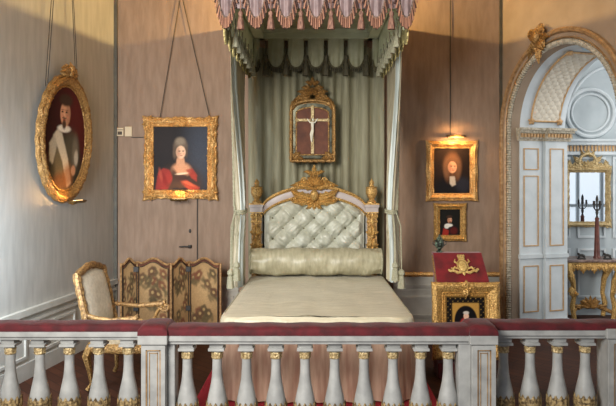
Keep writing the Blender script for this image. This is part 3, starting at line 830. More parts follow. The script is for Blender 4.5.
# ------------------------------------------------------------------ crucifix in its gilt mirror frame
D = 7.74; cf = thing('crucifix_frame', 'arched gilt mirror frame with gold cross and ivory figure under the canopy', 'crucifix', (X(312.5,D), D, 0))
def zz(y): return Z(y, D)
def dx_(x): return X(x, D)-X(312.5, D)
W2 = .262; zb, zs, za = zz(161), zz(110.5), zz(101)
outl = [(-W2, zb), (W2, zb), (W2, zs)] + [(W2*math.cos(a), zs + (za-zs)*math.sin(a)) for a in np.linspace(.2, PI-.2, 16)] + [(-W2, zs)]
g = MB(); g.poly(outl, -.03, .03); g.build('back_panel', M['gold_d'], cf, smooth=False)
def inner(wi, z0, z1, rise): return [(-wi, z0), (wi, z0), (wi, z1)] + [(wi*math.cos(a), z1+rise*math.sin(a)) for a in np.linspace(.25, PI-.25, 16)] + [(-wi, z1)]
g = MB(); g.poly(inner(.235, zz(159), zz(111), .09), -.045, -.03); g.build('mirror_border', M['smoked'], cf, smooth=False)
g = MB(); g.poly(inner(.195, zz(154.5), zz(114), .075), -.052, -.04); g.build('velvet_ground', M['red_wood'], cf, smooth=False)
g = MB()
for outline, r in ((outl, .020), (inner(.197, zz(155), zz(114), .075), .010)):
    pts = [(x, -.052, z) for x, z in outline]; dens = []
    for i in range(len(pts)):
        a, b = Vector(pts[i]), Vector(pts[(i+1) % len(pts)]); n = max(1, int((b-a).length/.02))
        for k in range(n): dens.append(a.lerp(b, k/n))
    g.tube(dens, [r*(1+.22*math.sin(i*1.7)) for i in range(len(dens))], 7, closed=True)
for sx in (-1,1):
    g.leaf(sx*.24, zb+.02, R(90-sx*-45), .13, .09, y=-.06, lift=.03); g.leaf(sx*.2, zb+.03, R(90+sx*90), .1, .06, y=-.06, lift=.03)
    g.leaf(sx*.24, zs, R(90), .14, .07, y=-.05, lift=.03, bend=sx*.5)
g.build('frame_moulding', M['gold_d'], cf)
g = MB()
for sx in (-1,1):
    g.leaf(sx*.02, zz(100), R(90-sx*75), .22, .08, y=-.03, lift=.03, bend=-sx*.6, lobes=4)
    g.leaf(sx*.03, zz(97), R(90-sx*45), .18, .07, y=-.03, lift=.03, bend=-sx*.9)
    g.leaf(sx*.02, zz(92), R(90-sx*35), .14, .06, y=-.03, lift=.03, bend=-sx*1.3)
    g.leaf(sx*.01, zz(86), R(90-sx*28), .10, .05, y=-.03, lift=.03, bend=-sx*1.3)
    g.scroll(sx*.15, zz(97), .045, 1.3, R(90), y=-.03, th=.011, sgn=sx); g.scroll(sx*.08, zz(89), .035, 1.3, R(90), y=-.03, th=.010, sgn=sx); g.scroll(sx*.22, zz(103), .03, 1.2, R(90), y=-.03, th=.010, sgn=sx)
for k in range(7): g.leaf(0, zz(94), R(90+(k-3)*32), .085, .04, y=-.05, lift=.03, lobes=1)
g.leaf(0, zz(84), R(90), .09, .05, y=-.03, lift=.03)
g.build('crest', M['gold_d'], cf)
g = MB(); g.box(-.018,.018,-.075,-.05,zz(154),zz(107.5)); g.box(-.19,.19,-.075,-.05,zz(121.8),zz(119.4))
for (a, b) in ((-.19, zz(120.6)), (.19, zz(120.6)), (0, zz(107.5))): g.ell((a,-.062,b),(.024,.014,.024),10,7)
crs = g.build('cross', M['gold_p'], cf, smooth=False)
fg = MB(); zf = zz(121)
fg.tube([(-.062,-.085,zf+.02),(-.03,-.09,zf-.025),(0,-.095,zf-.035),(.03,-.09,zf-.025),(.062,-.085,zf+.02)], [.006,.008,.012,.008,.006], 7)
fg.tube([(0,-.095,zf-.02),(0,-.1,zf-.05),(.002,-.098,zf-.09),(0,-.098,zf-.12)], [.014,.019,.014,.016], 8)
for sx in (-1,1): fg.tube([(sx*.008,-.098,zf-.12),(sx*.010-.012,-.108,zf-.17),(sx*.004-.012,-.095,zf-.24),(-.010,-.1,zf-.26)], [.011,.010,.007,.006], 7)
fg.ell((.006,-.1,zf+.008),(.014,.015,.018),10,8)
fg.build('figure', M['ivory'], crs)
g = MB(); g.box(-.12,.12,-.075,-.045,zz(158.5),zz(155.5)); g.build('plaque', M['smoked'], cf, smooth=False, bevel=.004)

# ------------------------------------------------------------------ portraits
def wires(parent, pairs, y=-.03):
    for (xa, za, xb, zb_) in pairs:
        MB().tube([(xa, y, za), (xb, y*.5, zb_)], .0045, 6).build('hanging_cord', M['wire'], parent)
# lady in red
D = 7.97; px0, px1, py0, py1 = 144, 217, 115.5, 201
cx_, cz_ = X((px0+px1)/2, D), Z((py0+py1)/2, D)
a, b = (207.6-154)/2*D/F, (189-126)/2*D/F
P = Paint(110, 130, b/a, (30,26,26))
P.ell(.8,.2,.6,1.4,(62,68,80),.9,.85).ell(-.6,.6,.5,.6,(38,32,32),.8)
P.ell(-.02,-.95,.80,.72,(58,42,34),.3); P.ell(.03,-.42,.34,.26,(196,144,110),.3); P.ell(.0,-.15,.15,.28,(198,148,114),.2)
P.poly([(-.92,-1.2),(-.82,-.55),(-.62,-.36),(-.40,-.42),(-.28,-.68),(-.35,-.95),(-.5,-1.2)],(140,46,38),.95)
P.poly([(-.05,-.66),(.12,-.72),(.45,-.95),(.70,-1.06),(.66,-1.2),(.35,-1.2),(.05,-.95)],(150,58,40),.9)
P.poly([(.18,-.42),(.42,-.36),(.60,-.62),(.58,-.85),(.40,-.72)],(150,54,42),.85)
P.ell(-.6,-.75,.08,.3,(112,26,22),.6,.8,rot=.4); P.ell(-.72,-.6,.06,.22,(176,80,62),.6,.6,rot=.2); P.ell(.25,-.9,.3,.05,(184,96,68),.6,.6,rot=-.4)
P.ell(.02,-.70,.26,.14,(50,34,30),.4,.95); P.ell(-.2,-.62,.1,.25,(60,40,32),.5,.9,rot=.4); P.ell(-.15,-1.02,.3,.16,(64,46,34),.5,.9); P.ell(.05,-.56,.22,.035,(226,206,182),.4,.8,rot=.1)
P.ell(0,.44,.25,.27,(104,90,76),.3); P.ell(-.01,.62,.17,.14,(134,120,102),.5); P.ell(-.2,.2,.08,.22,(92,76,62),.5); P.ell(.2,.22,.06,.2,(86,70,58),.5)
face(P, .01, .22, .28, (226,186,154), turn=.06); P.done()
po = thing('portrait_painting', 'framed portrait of a woman in red drapery left of the bed', 'painting', (cx_, 7.99, cz_))
ornaments(rect_frame(a, b, .115, GPROF, n=30, carve=.008, scal=.010, corner=.022), a, b, .115, -.055).build('frame', M['gold_o'], po)
P.mesh(a+.01, b+.01, -.018).build('canvas', M['paint'], po)
wires(po, ((X(160,D)-cx_, b+.1, X(180,D)-cx_, Z(-3,D)-cz_), (X(210,D)-cx_, b+.1, X(182,D)-cx_, Z(-3,D)-cz_)))
# man in dark robe
px0, px1, py0, py1 = 426, 477.6, 141, 200.7; cx_, cz_ = X((px0+px1)/2, D), Z((py0+py1)/2, D)
a, b = (468.7-433)/2*D/F, (192.5-148)/2*D/F
P = Paint(90, 110, b/a, (36,26,20))
P.ell(-.5,.5,.7,.8,(48,34,26),.8); P.ell(.1,-1.0,1.0,.75,(24,22,24),.3); P.ell(.6,-.75,.4,.4,(44,44,52),.5,.8)
P.ell(.02,.28,.46,.64,(112,78,54),.35); P.ell(-.2,-.1,.2,.5,(84,54,36),.4); P.ell(.25,-.1,.18,.45,(88,58,38),.4)
P.poly([(-.12,-.3),(.16,-.3),(.22,-.75),(.02,-.85),(-.1,-.7)],(196,180,160),.9)
P.ell(-.28,.1,.16,.5,(122,86,60),.5,.8).ell(.34,.1,.16,.5,(112,78,54),.5,.8); face(P, .03, .20, .38, (214,156,116), turn=.10); P.done()
po = thing('portrait_painting', 'larger framed portrait of a man in dark robe right of the bed', 'painting', (cx_, 7.99, cz_))
rect_frame(a, b, .095, GPROF, n=26, carve=.005, scal=.005, corner=.010, kx=11, kz=12).build('frame', M['gold_o'], po)
P.mesh(a+.01, b+.01, -.018).build('canvas', M['paint'], po)
# small man with white collar
px0, px1, py0, py1 = 433, 467, 204.5, 240; cx_, cz_ = X((px0+px1)/2, D), Z((py0+py1)/2, D)
a, b = (460-440)/2*D/F, (235-209.5)/2*D/F
P = Paint(72, 90, b/a, (28,26,22))
P.ell(-.05,-.95,.85,.7,(30,24,24),.2); P.poly([(-.75,-1.3),(-.6,-.55),(-.1,-.75),(-.15,-1.3)],(150,44,34),.95); P.ell(.35,-.8,.35,.35,(92,30,26),.4,.8)
P.ell(-.12,-.28,.36,.16,(224,218,204),.25); P.ell(-.3,-.4,.22,.2,(216,210,196),.3)
face(P, -.02, .2, .34, (206,150,116), turn=.1, beard=(84,56,40)); P.ell(-.05,.52,.28,.14,(60,42,32),.3); P.done()
po = thing('portrait_painting', 'small framed portrait of a bearded man in white collar', 'painting', (cx_, 7.99, cz_))
rect_frame(a, b, .075, GPROF, n=22, carve=.004, scal=.004, corner=.008).build('frame', M['gold'], po)
P.mesh(a+.01, b+.01, -.018).build('canvas', M['paint'], po)
# oval portrait on the left wall
LR = R(81.6); ln = Vector((.989,-.1455,0))
t_ = 1.27; oc = LC + LD*t_ + ln*.045; ozc = 2.37
ow = thing('portrait_painting', 'oval gilt framed portrait of an armoured man with sash on left wall', 'painting', (oc.x, oc.y, ozc), LR)
ow.rotation_euler = (R(2.0), 0, LR)
oa, ob, oW = .39, .545, .14
P = Paint(100, 132, ob/oa, (72,24,26))
P.ell(-.7,-.2,.6,1.4,(40,16,18),.8,.8); P.ell(.7,.6,.5,.9,(92,32,32),.8,.7)
P.ell(.02,-.85,.82,1.0,(58,54,44),.2); P.ell(.3,-.3,.35,.5,(84,78,64),.5,.9); P.ell(-.3,-.75,.2,.6,(112,102,78),.5,.8,rot=.2)
P.poly([(-.62,.06),(-.42,.22),(-.2,.14),(.12,-.5),(.32,-1.2),(.12,-1.3),(-.15,-.6),(-.45,-.15)],(200,192,172),.95)
P.poly([(-.78,-.15),(-.55,.1),(-.42,-.2),(-.6,-.7),(-.75,-.6)],(176,170,152),.9); P.ell(.5,-.35,.16,.42,(124,116,100),.5,.8)
P.ell(.15,-1.0,.25,.3,(146,94,56),.5,.8); P.ell(-.25,-1.15,.3,.22,(104,66,42),.5,.8); P.ell(.42,-.85,.11,.14,(196,146,110),.3); P.ell(.55,-.5,.1,.2,(190,184,168),.4)
P.ell(-.1,.26,.32,.1,(226,220,206),.25)
face(P, -.06, .66, .40, (208,156,122), turn=-.12, beard=(74,52,40)); P.ell(-.05,1.02,.32,.16,(64,46,36),.3); P.done()
oval_frame(oa, ob, oW, GPROF, carve=.006, scal=.006).build('frame', M['gold_d'], ow)
P.mesh(oa*1.02, ob*1.02, -.02, oval=True).build('canvas', M['paint'], ow)
g = MB()
for q in (-1,1):
    g.leaf(q*.01, ob+oW-.02, R(90-q*35), .17, .10, y=-.03, lift=.05, bend=-q*1.2); g.leaf(q*.01, ob+oW-.02, R(90-q*70), .17, .09, y=-.03, lift=.05, bend=-q*.5)
    g.scroll(q*.075, ob+oW+.03, .05, 1.2, R(90), y=-.04, th=.02, sgn=q)
g.ell((0,-.05,ob+oW+.02),(.04,.035,.06),10,8); g.leaf(0,ob+oW-.03,R(90),.16,.09,y=-.04,lift=.05)
g.build('crest', M['gold_d'], ow)
for xa, za, xb in ((-.40,.50,-.24),(-.36,.54,-.20),(.17,ob+oW-.01,.06),(.21,ob+oW-.03,.08)):
    MB().tube([(xa, -.012, za), (xb, .03, 1.95)], .0045, 6).build('hanging_cord', M['wire'], ow)
# picture lamps
def picture_lamp(label, loc, rz, w, below=True, cord=None):
    s = 1 if below else -1
    p = thing('picture_lamp', label, 'lamp', loc, rz)
    g = MB(); n = 10
    for i in range(n+1): pass
    g.grid(lambda u, v: (-w/2+w*u, -.11+.035*math.cos(PI*v)*1.0, -s*(.03*math.sin(PI*v))), 6, 10)
    for x in (-w/2, w/2): g.add([(x,-.11+.035*math.cos(PI*k/10),-s*.03*math.sin(PI*k/10)) for k in range(11)], [tuple(range(11))])
    g.build('lamp_shade', M['brass'], p, solid=.004)
    MB().tube([(-w*.42,-.11,-s*.008),(w*.42,-.11,-s*.008)], .008, 8).build('bulb', M['bulb'], p)
    MB().tube([(0,-.1,-s*.03),(0,-.05,-s*.045),(0,0,-s*.03)], .007, 6).build('arm', M['brass'], p)
    if cord: MB().tube([(-.05,-.01,0),(-.05,-.005,cord)], .006, 6).build('cord', M['wire'], p)
    return p
def spot(loc, power, col, rad, rot=None, size=R(120), blend=.8):
    l = bpy.data.lights.new('lamp_light', 'SPOT'); l.energy = power; l.color = col; l.shadow_soft_size = rad; l.spot_size = size; l.spot_blend = blend
    o = bpy.data.objects.new('lamp_light', l); C.objects.link(o); o.location = loc
    o.rotation_euler = rot; return o
def aim(o, tgt): o.rotation_euler = (Vector(tgt)-Vector(o.location)).to_track_quat('-Z', 'Y').to_euler()
WARM = (1, .55, .2)
lz = Z(198.5, 7.9); picture_lamp('small brass picture lamp below the portrait of the woman in red', (X(181,7.95), 7.94, lz), 0, .2)
s_ = spot((X(181,7.95), 7.80, lz+.0), 7.5, WARM, .02, (0,0,0), R(150)); aim(s_, (X(181,7.95), 7.98, lz+.35))
lz = Z(137.5, 7.9); picture_lamp('small brass picture lamp mounted above the portrait of the man in dark robe', (X(454.8,7.95), 7.99, lz), 0, .23, below=False, cord=2.2)
s_ = spot((X(454.8,7.95), 7.80, lz+.0), 17, WARM, .03, (0,0,0), R(165)); aim(s_, (X(454.8,7.95), 7.99, lz-.10))
pb = oc + ln*.05 + Vector((0,0,ozc-.655)); picture_lamp('small brass picture lamp at the foot of the oval portrait', tuple(pb), LR, .24)
s_ = spot(tuple(pb+ln*.13+LD*.06), 11, WARM, .03, (0,0,0), R(170)); aim(s_, tuple(pb+Vector((0,0,.10))+LD*.16))

# ------------------------------------------------------------------ balustrade
BF = 4.40; DB = 4.51
bal = thing('balustrade', 'grey marble balustrade with red velvet handrail across the foreground', 'balustrade', (0, DB, 0))
RB, RT = .795, .862
def rail(x0, x1, yc, hw_):
    g = MB(); y = yc-DB
    g.box(x0, x1, y-hw_, y+hw_, RB+.012, RT); g.box(x0, x1, y-hw_+.018, y+hw_-.018, RB-.012, RB+.012)
    g.build('top_rail', M['marble'], bal, smooth=False, bevel=.005)
    g = MB(); g.box(x0, x1, y-hw_+.01, y+hw_-.01, 0, .09); g.build('plinth_rail', M['marble'], bal, smooth=False, bevel=.005)
def velvet(x0, x1, yc, hw_, h=.058, name='velvet_pad'):
    g = MB(); n = int((x1-x0)/.03)+2; prof = [(math.cos(a), math.sin(a)) for a in np.linspace(0, PI, 13)]
    def f(u, v):
        c, s = math.cos(PI*v), math.sin(PI*v); x = x0+(x1-x0)*u
        yy = math.copysign(abs(c)**.55, c)*(hw_+.006); zv = h*abs(s)**.5
        return (x, yc-DB-yy, RT+zv-.012+.003*math.sin(x*23+v*5)*s)
    g.grid(f, n, 14); g.build(name, M['velvet'], bal)
def baluster(px, D):
    bx = X(px, D); y = D-DB
    g = MB(); g.sq([(.044,.752),(.047,.757),(.047,.79)], bx, y); g.sq([(.040,.722),(.056,.728),(.056,.745),(.045,.752)], bx, y)
    g.lathe([(.034,.724),(.034,.660),(.0338,.63),(.035,.585),(.038,.54),(.043,.50),(.051,.46),(.060,.42),(.068,.38),(.0735,.34),(.075,.30),(.072,.26),(.060,.21),(.045,.18),(.038,.165),(.05,.155),(.05,.14),(.042,.13)], (bx, y, 0), 24)
    g.sq([(.062,.088),(.062,.135),(.055,.142)], bx, y)
    o = g.build('baluster', M['marble'], bal, auto=50)
    g = MB(); g.lathe([(.036,-.024),(.041,-.018),(.040,0),(.042,.016),(.036,.024)], (bx, y, .690), 20, wob=lambda a, z: 1+.05*math.cos(7*a)); g.build('gilt_collar', M['gold_p'], o)
    g = MB(); nA = 64
    def ac(u, v):
        a = 2*PI*u; tip = .372 - .03*abs(math.sin(6*a))**1.5
        z = .19+(tip-.19)*v
        r = np.interp(z, [.18,.21,.26,.30,.34,.38,.42], [.045,.060,.072,.075,.0735,.068,.060]) + .002 + .005*abs(math.cos(6*a)) + .002*math.cos(24*a)*v
        return (bx+r*math.cos(a), y+r*math.sin(a), z)
    g.grid(ac, nA, 8, closeu=True); g.build('gilt_leaves', M['leaf_gilt'], o)
def post(x0, x1, y0, y1, ins=True):
    g = MB(); yy0, yy1 = y0-DB, y1-DB
    g.box(x0, x1, yy0, yy1, .0, RB); g.build('post', M['marble'], bal, smooth=False, bevel=.004)
    g = MB(); g.box(x0-.02, x1+.012, yy0-.02, yy1+.01, RB-.004, RT-.0); g.build('post_cap', M['marble'], bal, smooth=False, bevel=.006)
    g = MB(); a, b, z0, z1 = x0+.035, x1-.035, .16, .755
    yv = yy0-.012; w_ = .03
    g.box(x0+.004, x1-.004, yv, yy0, z1, RB-.01); g.box(x0+.004, x1-.004, yv, yy0, .02, z0); g.box(x0+.004, a, yv, yy0, z0, z1); g.box(b, x1-.004, yv, yy0, z0, z1)
    g.build('panel_border', M['marble'], bal, smooth=False)
    g = MB(); fr = .008
    g.box(a, b, yv+.003, yy0, z1-fr, z1); g.box(a, b, yv+.003, yy0, z0, z0+fr); g.box(a, a+fr, yv+.003, yy0, z0, z1); g.box(b-fr, b, yv+.003, yy0, z0, z1)
    g.box(a+.022, a+.027, yy0-.004, yy0, z0+.02, z1-.02); g.box(b-.027, b-.022, yy0-.004, yy0, z0+.02, z1-.02); g.box(a+.022, b-.022, yy0-.004, yy0, z1-.027, z1-.022)
    g.build('panel_fillet', M['brown_gilt'], bal, smooth=False)
pl0, pl1 = X(141,BF), X(166,BF); pr0, pr1 = X(472,BF), X(496,BF)
post(pl0, pl1, BF, BF+.24); post(pr0, pr1, BF, BF+.24)
g = MB(); g.box(pl1, pl1+.05, -.06, .06, 0, RB); g.build('half_post', M['marble'], bal, smooth=False, bevel=.004)
g = MB(); g.box(pr0-.085, pr0, -.075, .06, 0, RB); g.build('half_post', M['marble'], bal, smooth=False, bevel=.004)
rail(pl1+.005, pr0-.005, DB, .10); velvet(pl1-.0, pr0+.0, DB, .10)
for px in (187.4,217.2,246.6,276,305,334.6,364,392.8,420.4,448): baluster(px, DB)
# left and right wings, set back
DL = 4.62; DRt = 4.66
rail(-2.92, pl0-.0, DL, .09); velvet(-2.92, pl0+.0, DL, .09, .052)
for px in (128.6, 99, 69.5, 40, 10.5): baluster(px, DL)
rail(pr1, X(602,DRt)+.22, DRt, .09); velvet(pr1, X(602,DRt)+.22, DRt, .09, .052)
for px in (503.4, 530, 557.4, 585): baluster(px, DRt)
post(X(602.5,DRt), X(602.5,DRt)+.19, DRt-.095, DRt+.1)
for (a, b) in ((pl0-.02, pl1+.012), (pr0-.02, pr1+.012)):
    g = MB()
    def cap(u, v, a=a, b=b):
        c, s = math.cos(PI*v), math.sin(PI*v); e = 1-abs(2*u-1)**6*.45
        return (a+(b-a)*u, -(BF-DB)*0 + (BF+.12-DB) - math.copysign(abs(c)**.55, c)*.142, RT-.006+.075*abs(s)**.45*e)
    g.grid(cap, 16, 16); 
    for uu in (0,1): g.add([cap(uu, k/16) for k in range(17)], [tuple(range(17))])
    g.build('velvet_cap', M['velvet'], bal)

# ------------------------------------------------------------------ folding screen
sc_pts = [(121,7.62),(137.2,7.80),(171,7.62),(189.2,7.82),(220.5,7.64)]
SW = [Vector((X(p,d), d, 0)) for p, d in sc_pts]
fs_ = thing('folding_screen', 'low four-panel folding screen of flowered tapestry with gilt edges', 'screen', tuple(SW[0]))
def scr_panel(A, B, zside, zpk):
    w_ = (B-A).length; dirv = (B-A).normalized(); nn = Vector((dirv.y, -dirv.x, 0)); nn = nn if nn.y < 0 else -nn
    def top(u): k = abs(2*u-1); return zside + (zpk-zside)*(.5+.5*math.cos(PI*min(1, k*1.25))) + (.018*max(0, k-.8)/.2)
    ax = lambda u, off, z: tuple(A - SW[0] + dirv*(w_*u) + nn*off + Vector((0,0,z)))
    rng = np.random.default_rng(int(w_*1000)); nx, ny = 40, 90
    P = Paint(nx, ny, 2.2, (156,122,80)); P.ell(.1,.6,.7,1.2,(192,158,110),.9,.8)
    for k in range(14):
        x0, y0 = rng.uniform(-.8,.8), rng.uniform(-2.1,1.9)
        for q in range(5): P.ell(x0+.16*math.cos(q*1.26), y0+.2*math.sin(q*1.26), .13, .15, ((88,58,36),(112,64,40),(76,60,36))[k % 3], .5, .85)
        P.ell(x0, y0, .09, .1, (176,146,96), .4); 
        for q in range(3): P.ell(x0+rng.uniform(-.4,.4), y0-rng.uniform(.2,.5), .1, .26, (96,80,50), .5, .7, rot=rng.uniform(-1,1))
    P.done(.3); g = MB()
    for j in range(ny):
        for i in range(nx):
            u = .06+.88*i/(nx-1); z = .1+(top(u)-.04-.1)*j/(ny-1); g.v.append(ax(u, .008, z)); g.c.append(tuple(P.I[j,i]))
    for j in range(ny-1):
        for i in range(nx-1): b = j*nx+i; g.f.append((b,b+1,b+nx+1,b+nx))
    pn = g.build('panel', M['tapestry'], fs_)
    g = MB(); g.grid(lambda u, v: ax(u, -.012, .02+(top(u)-.02)*v), 16, 4); g.build('backing', M['red_wood'], pn)
    path = [ax(0,0,.0), ax(0,0,.5)] + [ax(u,0,top(u)) for u in np.linspace(0,1,25)] + [ax(1,0,.5), ax(1,0,.0)]
    g = MB(); g.tube(path, .014, 6); g.tube([ax(0,0,.08), ax(1,0,.08)], .014, 6); M['screen_edge'] = M.get('screen_edge') or mat('worn_gilt_edge', (140,104,66), (196,154,104), scale=40, rough=.45, metal=.25)
    g.build('gilt_edge', M['screen_edge'], pn)
    path = [ax(.07,.014,.1)] + [ax(.07+.86*u,.014,top(.07+.86*u)-.045) for u in np.linspace(0,1,25)] + [ax(.93,.014,.1)]
    g = MB(); g.tube(path, .005, 6); g.build('dark_braid', M['dark'], pn)
zS, zP = Z(264,7.7), Z(258.5,7.7)
for i in range(4): scr_panel(SW[i], SW[i+1], zS, zP)
for i in (1,3):
    for z in (.83,.35):
        p = SW[i]-SW[0]; MB().box(p.x-.03,p.x+.03,p.y-.06,p.y-.035,z-.03,z+.03).build('hinge', M['dark'], fs_, smooth=False)

# ------------------------------------------------------------------ armchair
ac = thing('armchair', 'gilt wood armchair with cream upholstered back beside the left wall', 'armchair', (X(131,6.0), 6.0, 0), R(84))
SH = .44
def bk(u, v, off=0.0, sc=1.0):
    """back pad: u across, v up"""
    x = (-.27 + .54*u)*sc; z = .54 + .52*v; e = (1-abs(2*u-1)**4)*(1-abs(2*v-1)**4)
    zc_ = z + .03*v*math.cos(PI*(u-.5))
    return (x*(1+.04*math.sin(PI*v)), .27 + .24*(z-.5) - off*e, zc_)
g = MB(); g.grid(lambda u, v: bk(u, v, .055), 20, 24); g.build('backrest', M['chairfab'], ac)
g = MB(); g.grid(lambda u, v: tuple(Vector(bk(u, v, -.01))+Vector((0,.03,0))), 12, 12); g.build('back_panel', M['chairfab'], ac)
loop_ = [bk(0,v) for v in np.linspace(0,1,16)] + [tuple(Vector(bk(u,1))+Vector((0,0,.028*math.sin(PI*u)**2))) for u in np.linspace(0,1,16)[1:]] + [bk(1,v) for v in np.linspace(1,0,16)[1:]] + [bk(u,0) for u in np.linspace(1,0,10)[1:-1]]
g = MB(); g.tube(loop_, [.036+.004*math.sin(i*1.9) for i in range(len(loop_))], 8, closed=True)
M['chair_gilt'] = mat('worn_chair_gilding', (104,76,46), (186,146,92), scale=40, bump=.4, rough=.42, metal=.35)
g.build('back_frame', M['chair_gilt'], ac)
g = MB()
def seatf(u, v):
    a = 2*PI*u; r = 1
    c, s = math.cos(a), math.sin(a)
    x = .31*math.copysign(abs(c)**.45, c)*(1-.06*s); y = .29*math.copysign(abs(s)**.45, s)
    if v < .5: k = v*2; return (x, y, SH+.09*k**.6)
    k = (v-.5)*2; return (x*(1-k), y*(1-k), SH+.09+.05*math.sin(k*PI/2))
g.grid(seatf, 40, 16, closeu=True); g.build('seat', mat('shaded_damask', (150,132,104), (176,158,128), scale=30, rough=.7), ac)  # chair's cream fabric darkened: shade on the seat put into the colour
g = MB(); pts = [(.325*math.copysign(abs(math.cos(a))**.45, math.cos(a)), .305*math.copysign(abs(math.sin(a))**.45, math.sin(a)), SH-.03) for a in np.linspace(0,2*PI,61)[:-1]]
g.tube(pts, [.042+.004*math.sin(i*1.3) for i in range(60)], 8, closed=True, flat=.7); g.build('seat_rail', M['gold_d'], ac)
for sx in (-1,1):
    g = MB(); g.tube([(sx*.28,.31,.70),(sx*.315,.2,.685),(sx*.335,.05,.67),(sx*.345,-.10,.685),(sx*.345,-.20,.695)], [.020,.021,.022,.026,.03], 8)
    sp_ = [(sx*.345, -.215+.052*(1-t*.8)*math.cos(PI*.5-t*8.5), .662+.052*(1-t*.8)*math.sin(PI*.5-t*8.5)) for t in np.linspace(0,1,26)]; g.tube(sp_, [.024-.010*t for t in np.linspace(0,1,26)], 7)
    ar = g.build('arm', M['chair_gilt'], ac)
    g = MB(); g.tube([(sx*.345,-.19,.68),(sx*.35,-.13,.61),(sx*.335,-.10,.54),(sx*.32,-.14,.45)], [.022,.018,.02,.028], 8); g.build('arm_support', M['gold_d'], ar)
    for (y, k) in ((-.26,-1),(.26,1)):
        g = MB(); g.tube([(sx*.29,y,SH-.02),(sx*.315,y+k*.03,SH-.1),(sx*.29,y+k*.01,.2),(sx*.275,y,.08),(sx*.295,y+k*.03,.022)], [.042,.038,.024,.017,.022], 8); g.build('leg', M['gold_d'], ac)

# ------------------------------------------------------------------ velvet lectern with framed picture
DF = 6.28
lx0, lx1 = X(437,DF), X(489.5,DF); lxc = (lx0+lx1)/2; lw = (lx1-lx0)/2
le = thing('lectern', 'red velvet covered lectern with sloped top and gold embroidered emblem', 'lectern', (lxc, DF, 0))
zf, zbk, dp = Z(281,DF), Z(253,DF+.24), .26
g = MB(); hw_ = lw
g.add([(-hw_,0,zf),(hw_,0,zf),(hw_-.01,dp,zbk),(-hw_+.01,dp,zbk),(-hw_,.0,zf-.035),(hw_,.0,zf-.035),(hw_-.01,dp+.03,zbk-.035),(-hw_+.01,dp+.03,zbk-.035)],
      [(0,1,2,3),(4,7,6,5),(0,4,5,1),(1,5,6,2),(2,6,7,3),(3,7,4,0)])
g.build('sloped_top', M['velvet_d'], le, smooth=False, bevel=.008)
g = MB(); g.add([(-hw_+.012,.04,0),(hw_-.012,.04,0),(hw_-.012,dp,0),(-hw_+.012,dp,0),(-hw_+.012,.04,zf-.01),(hw_-.012,.04,zf-.01),(hw_-.012,dp,zbk-.05),(-hw_+.012,dp,zbk-.05)],
      [(0,3,2,1),(4,5,6,7),(0,1,5,4),(1,2,6,5),(2,3,7,6),(3,0,4,7)])
g.build('draped_stand', M['velvet_d'], le, smooth=False)
g = MB(); g.box(-hw_+.01, hw_-.01, dp-.002, dp+.10, zbk-.03, zbk); g.build('ledge', M['velvet_d'], le, smooth=False, bevel=.004)
g = MB(); g.box(-hw_-.02, hw_+.02, -.16, .06, 0, .155); g.build('draped_step', M['velvet'], le, smooth=False, bevel=.012)
g = MB(); g.tube([(-hw_-.004,-.006,zf-.03),(hw_+.004,-.006,zf-.03)], .009, 6); g.tube([(-hw_-.004,-.006,zf-.03),(-hw_+.006,dp+.02,zbk-.03)], .009, 6); g.build('gold_braid', M['gold_d'], le)
# embroidered emblem lying on the slope (built upright, then tipped back)
g = MB()
g.ell((0,-.012,-.012), (.058,.016,.066), 16, 10)
g.tube([(.07*math.cos(t_), -.010, -.012+.078*math.sin(t_)) for t_ in np.linspace(0, 2*PI, 25)[:-1]], .007, 6, closed=True)
g.box(-.042,.042,-.018,0,.072,.090)
for k in range(5): g.tube([(-.036+.018*k,-.01,.088),(-.044+.022*k,-.012,.108),(-.036+.018*k,-.01,.122)], .008, 6)
for q in (-1,1):
    g.tube([(q*.02,-.008,-.085),(q*.08,-.012,-.095),(q*.13,-.012,-.070),(q*.17,-.012,-.075),(q*.20,-.008,-.055)], [.010,.016,.014,.015,.006], 7)
    g.tube([(q*.07,-.008,-.045),(q*.11,-.012,-.030),(q*.13,-.012,-.05),(q*.16,-.008,-.035)], [.008,.013,.012,.005], 7)
    g.tube([(q*.066,-.008,.02),(q*.10,-.012,.04),(q*.085,-.010,.07)], [.008,.012,.005], 7)
    g.scroll(q*.185,-.06,.018,1,0,y=-.006,th=.007,sgn=q,out=.004)
g.leaf(0,-.075,R(-90),.05,.04,y=-.004,lift=.01)
em = g.build('emblem', mat('gold_embroidery', (196,156,82), (236,208,138), scale=60, bump=.4, bscale=120, rough=.5, metal=.3), le)
sl = math.atan2(dp, zbk-zf); em.location = (0.02, dp*.5-.004, (zf+zbk)/2+.012); em.rotation_euler = (-sl, 0, 0)
em.scale = (.76,1,1.05)
# picture leaning on the lectern
DP = 6.14; pxa, pxb, pya, pyb = 433, 500.5, 283.5, 359.5
wq, hq = (pxb-pxa)/2*DP/F, (pyb-pya)/2*DP/F
lp = thing('portrait_painting', 'gilt framed small portrait in spotted mat leaning against the velvet lectern', 'painting', (X((pxa+pxb)/2,DP), DP+.05, Z((pya+pyb)/2,DP)))
lp.rotation_euler = (R(-4),0,0)
FWd = .135
FP2 = [(0,0),(0,.02),(.06,.03),(.1,.022),(.2,.026),(.26,.036),(.3,.03),(.5,.045),(.72,.062),(.85,.058),(.92,.048),(1,.04),(1,0)]
rect_frame(wq-FWd, hq-FWd, FWd, FP2, n=28, carve=.003, scal=.003, corner=.006).build('frame', M['gold'], lp)
aI, bI = wq-FWd, hq-FWd
P = Paint(80, 100, bI/aI, (22,18,16))
asp = bI/aI
for i in range(-8, 9):
    for j in range(-9, 10):
        if (i+j) % 2 == 0: P.ell(i*.125, j*.135, .022, .022, (170,134,66), .4)
for (u_, v_) in ((-.97,0),(.97,0)): P.ell(u_, v_, .035, 3, (150,112,50), .2)
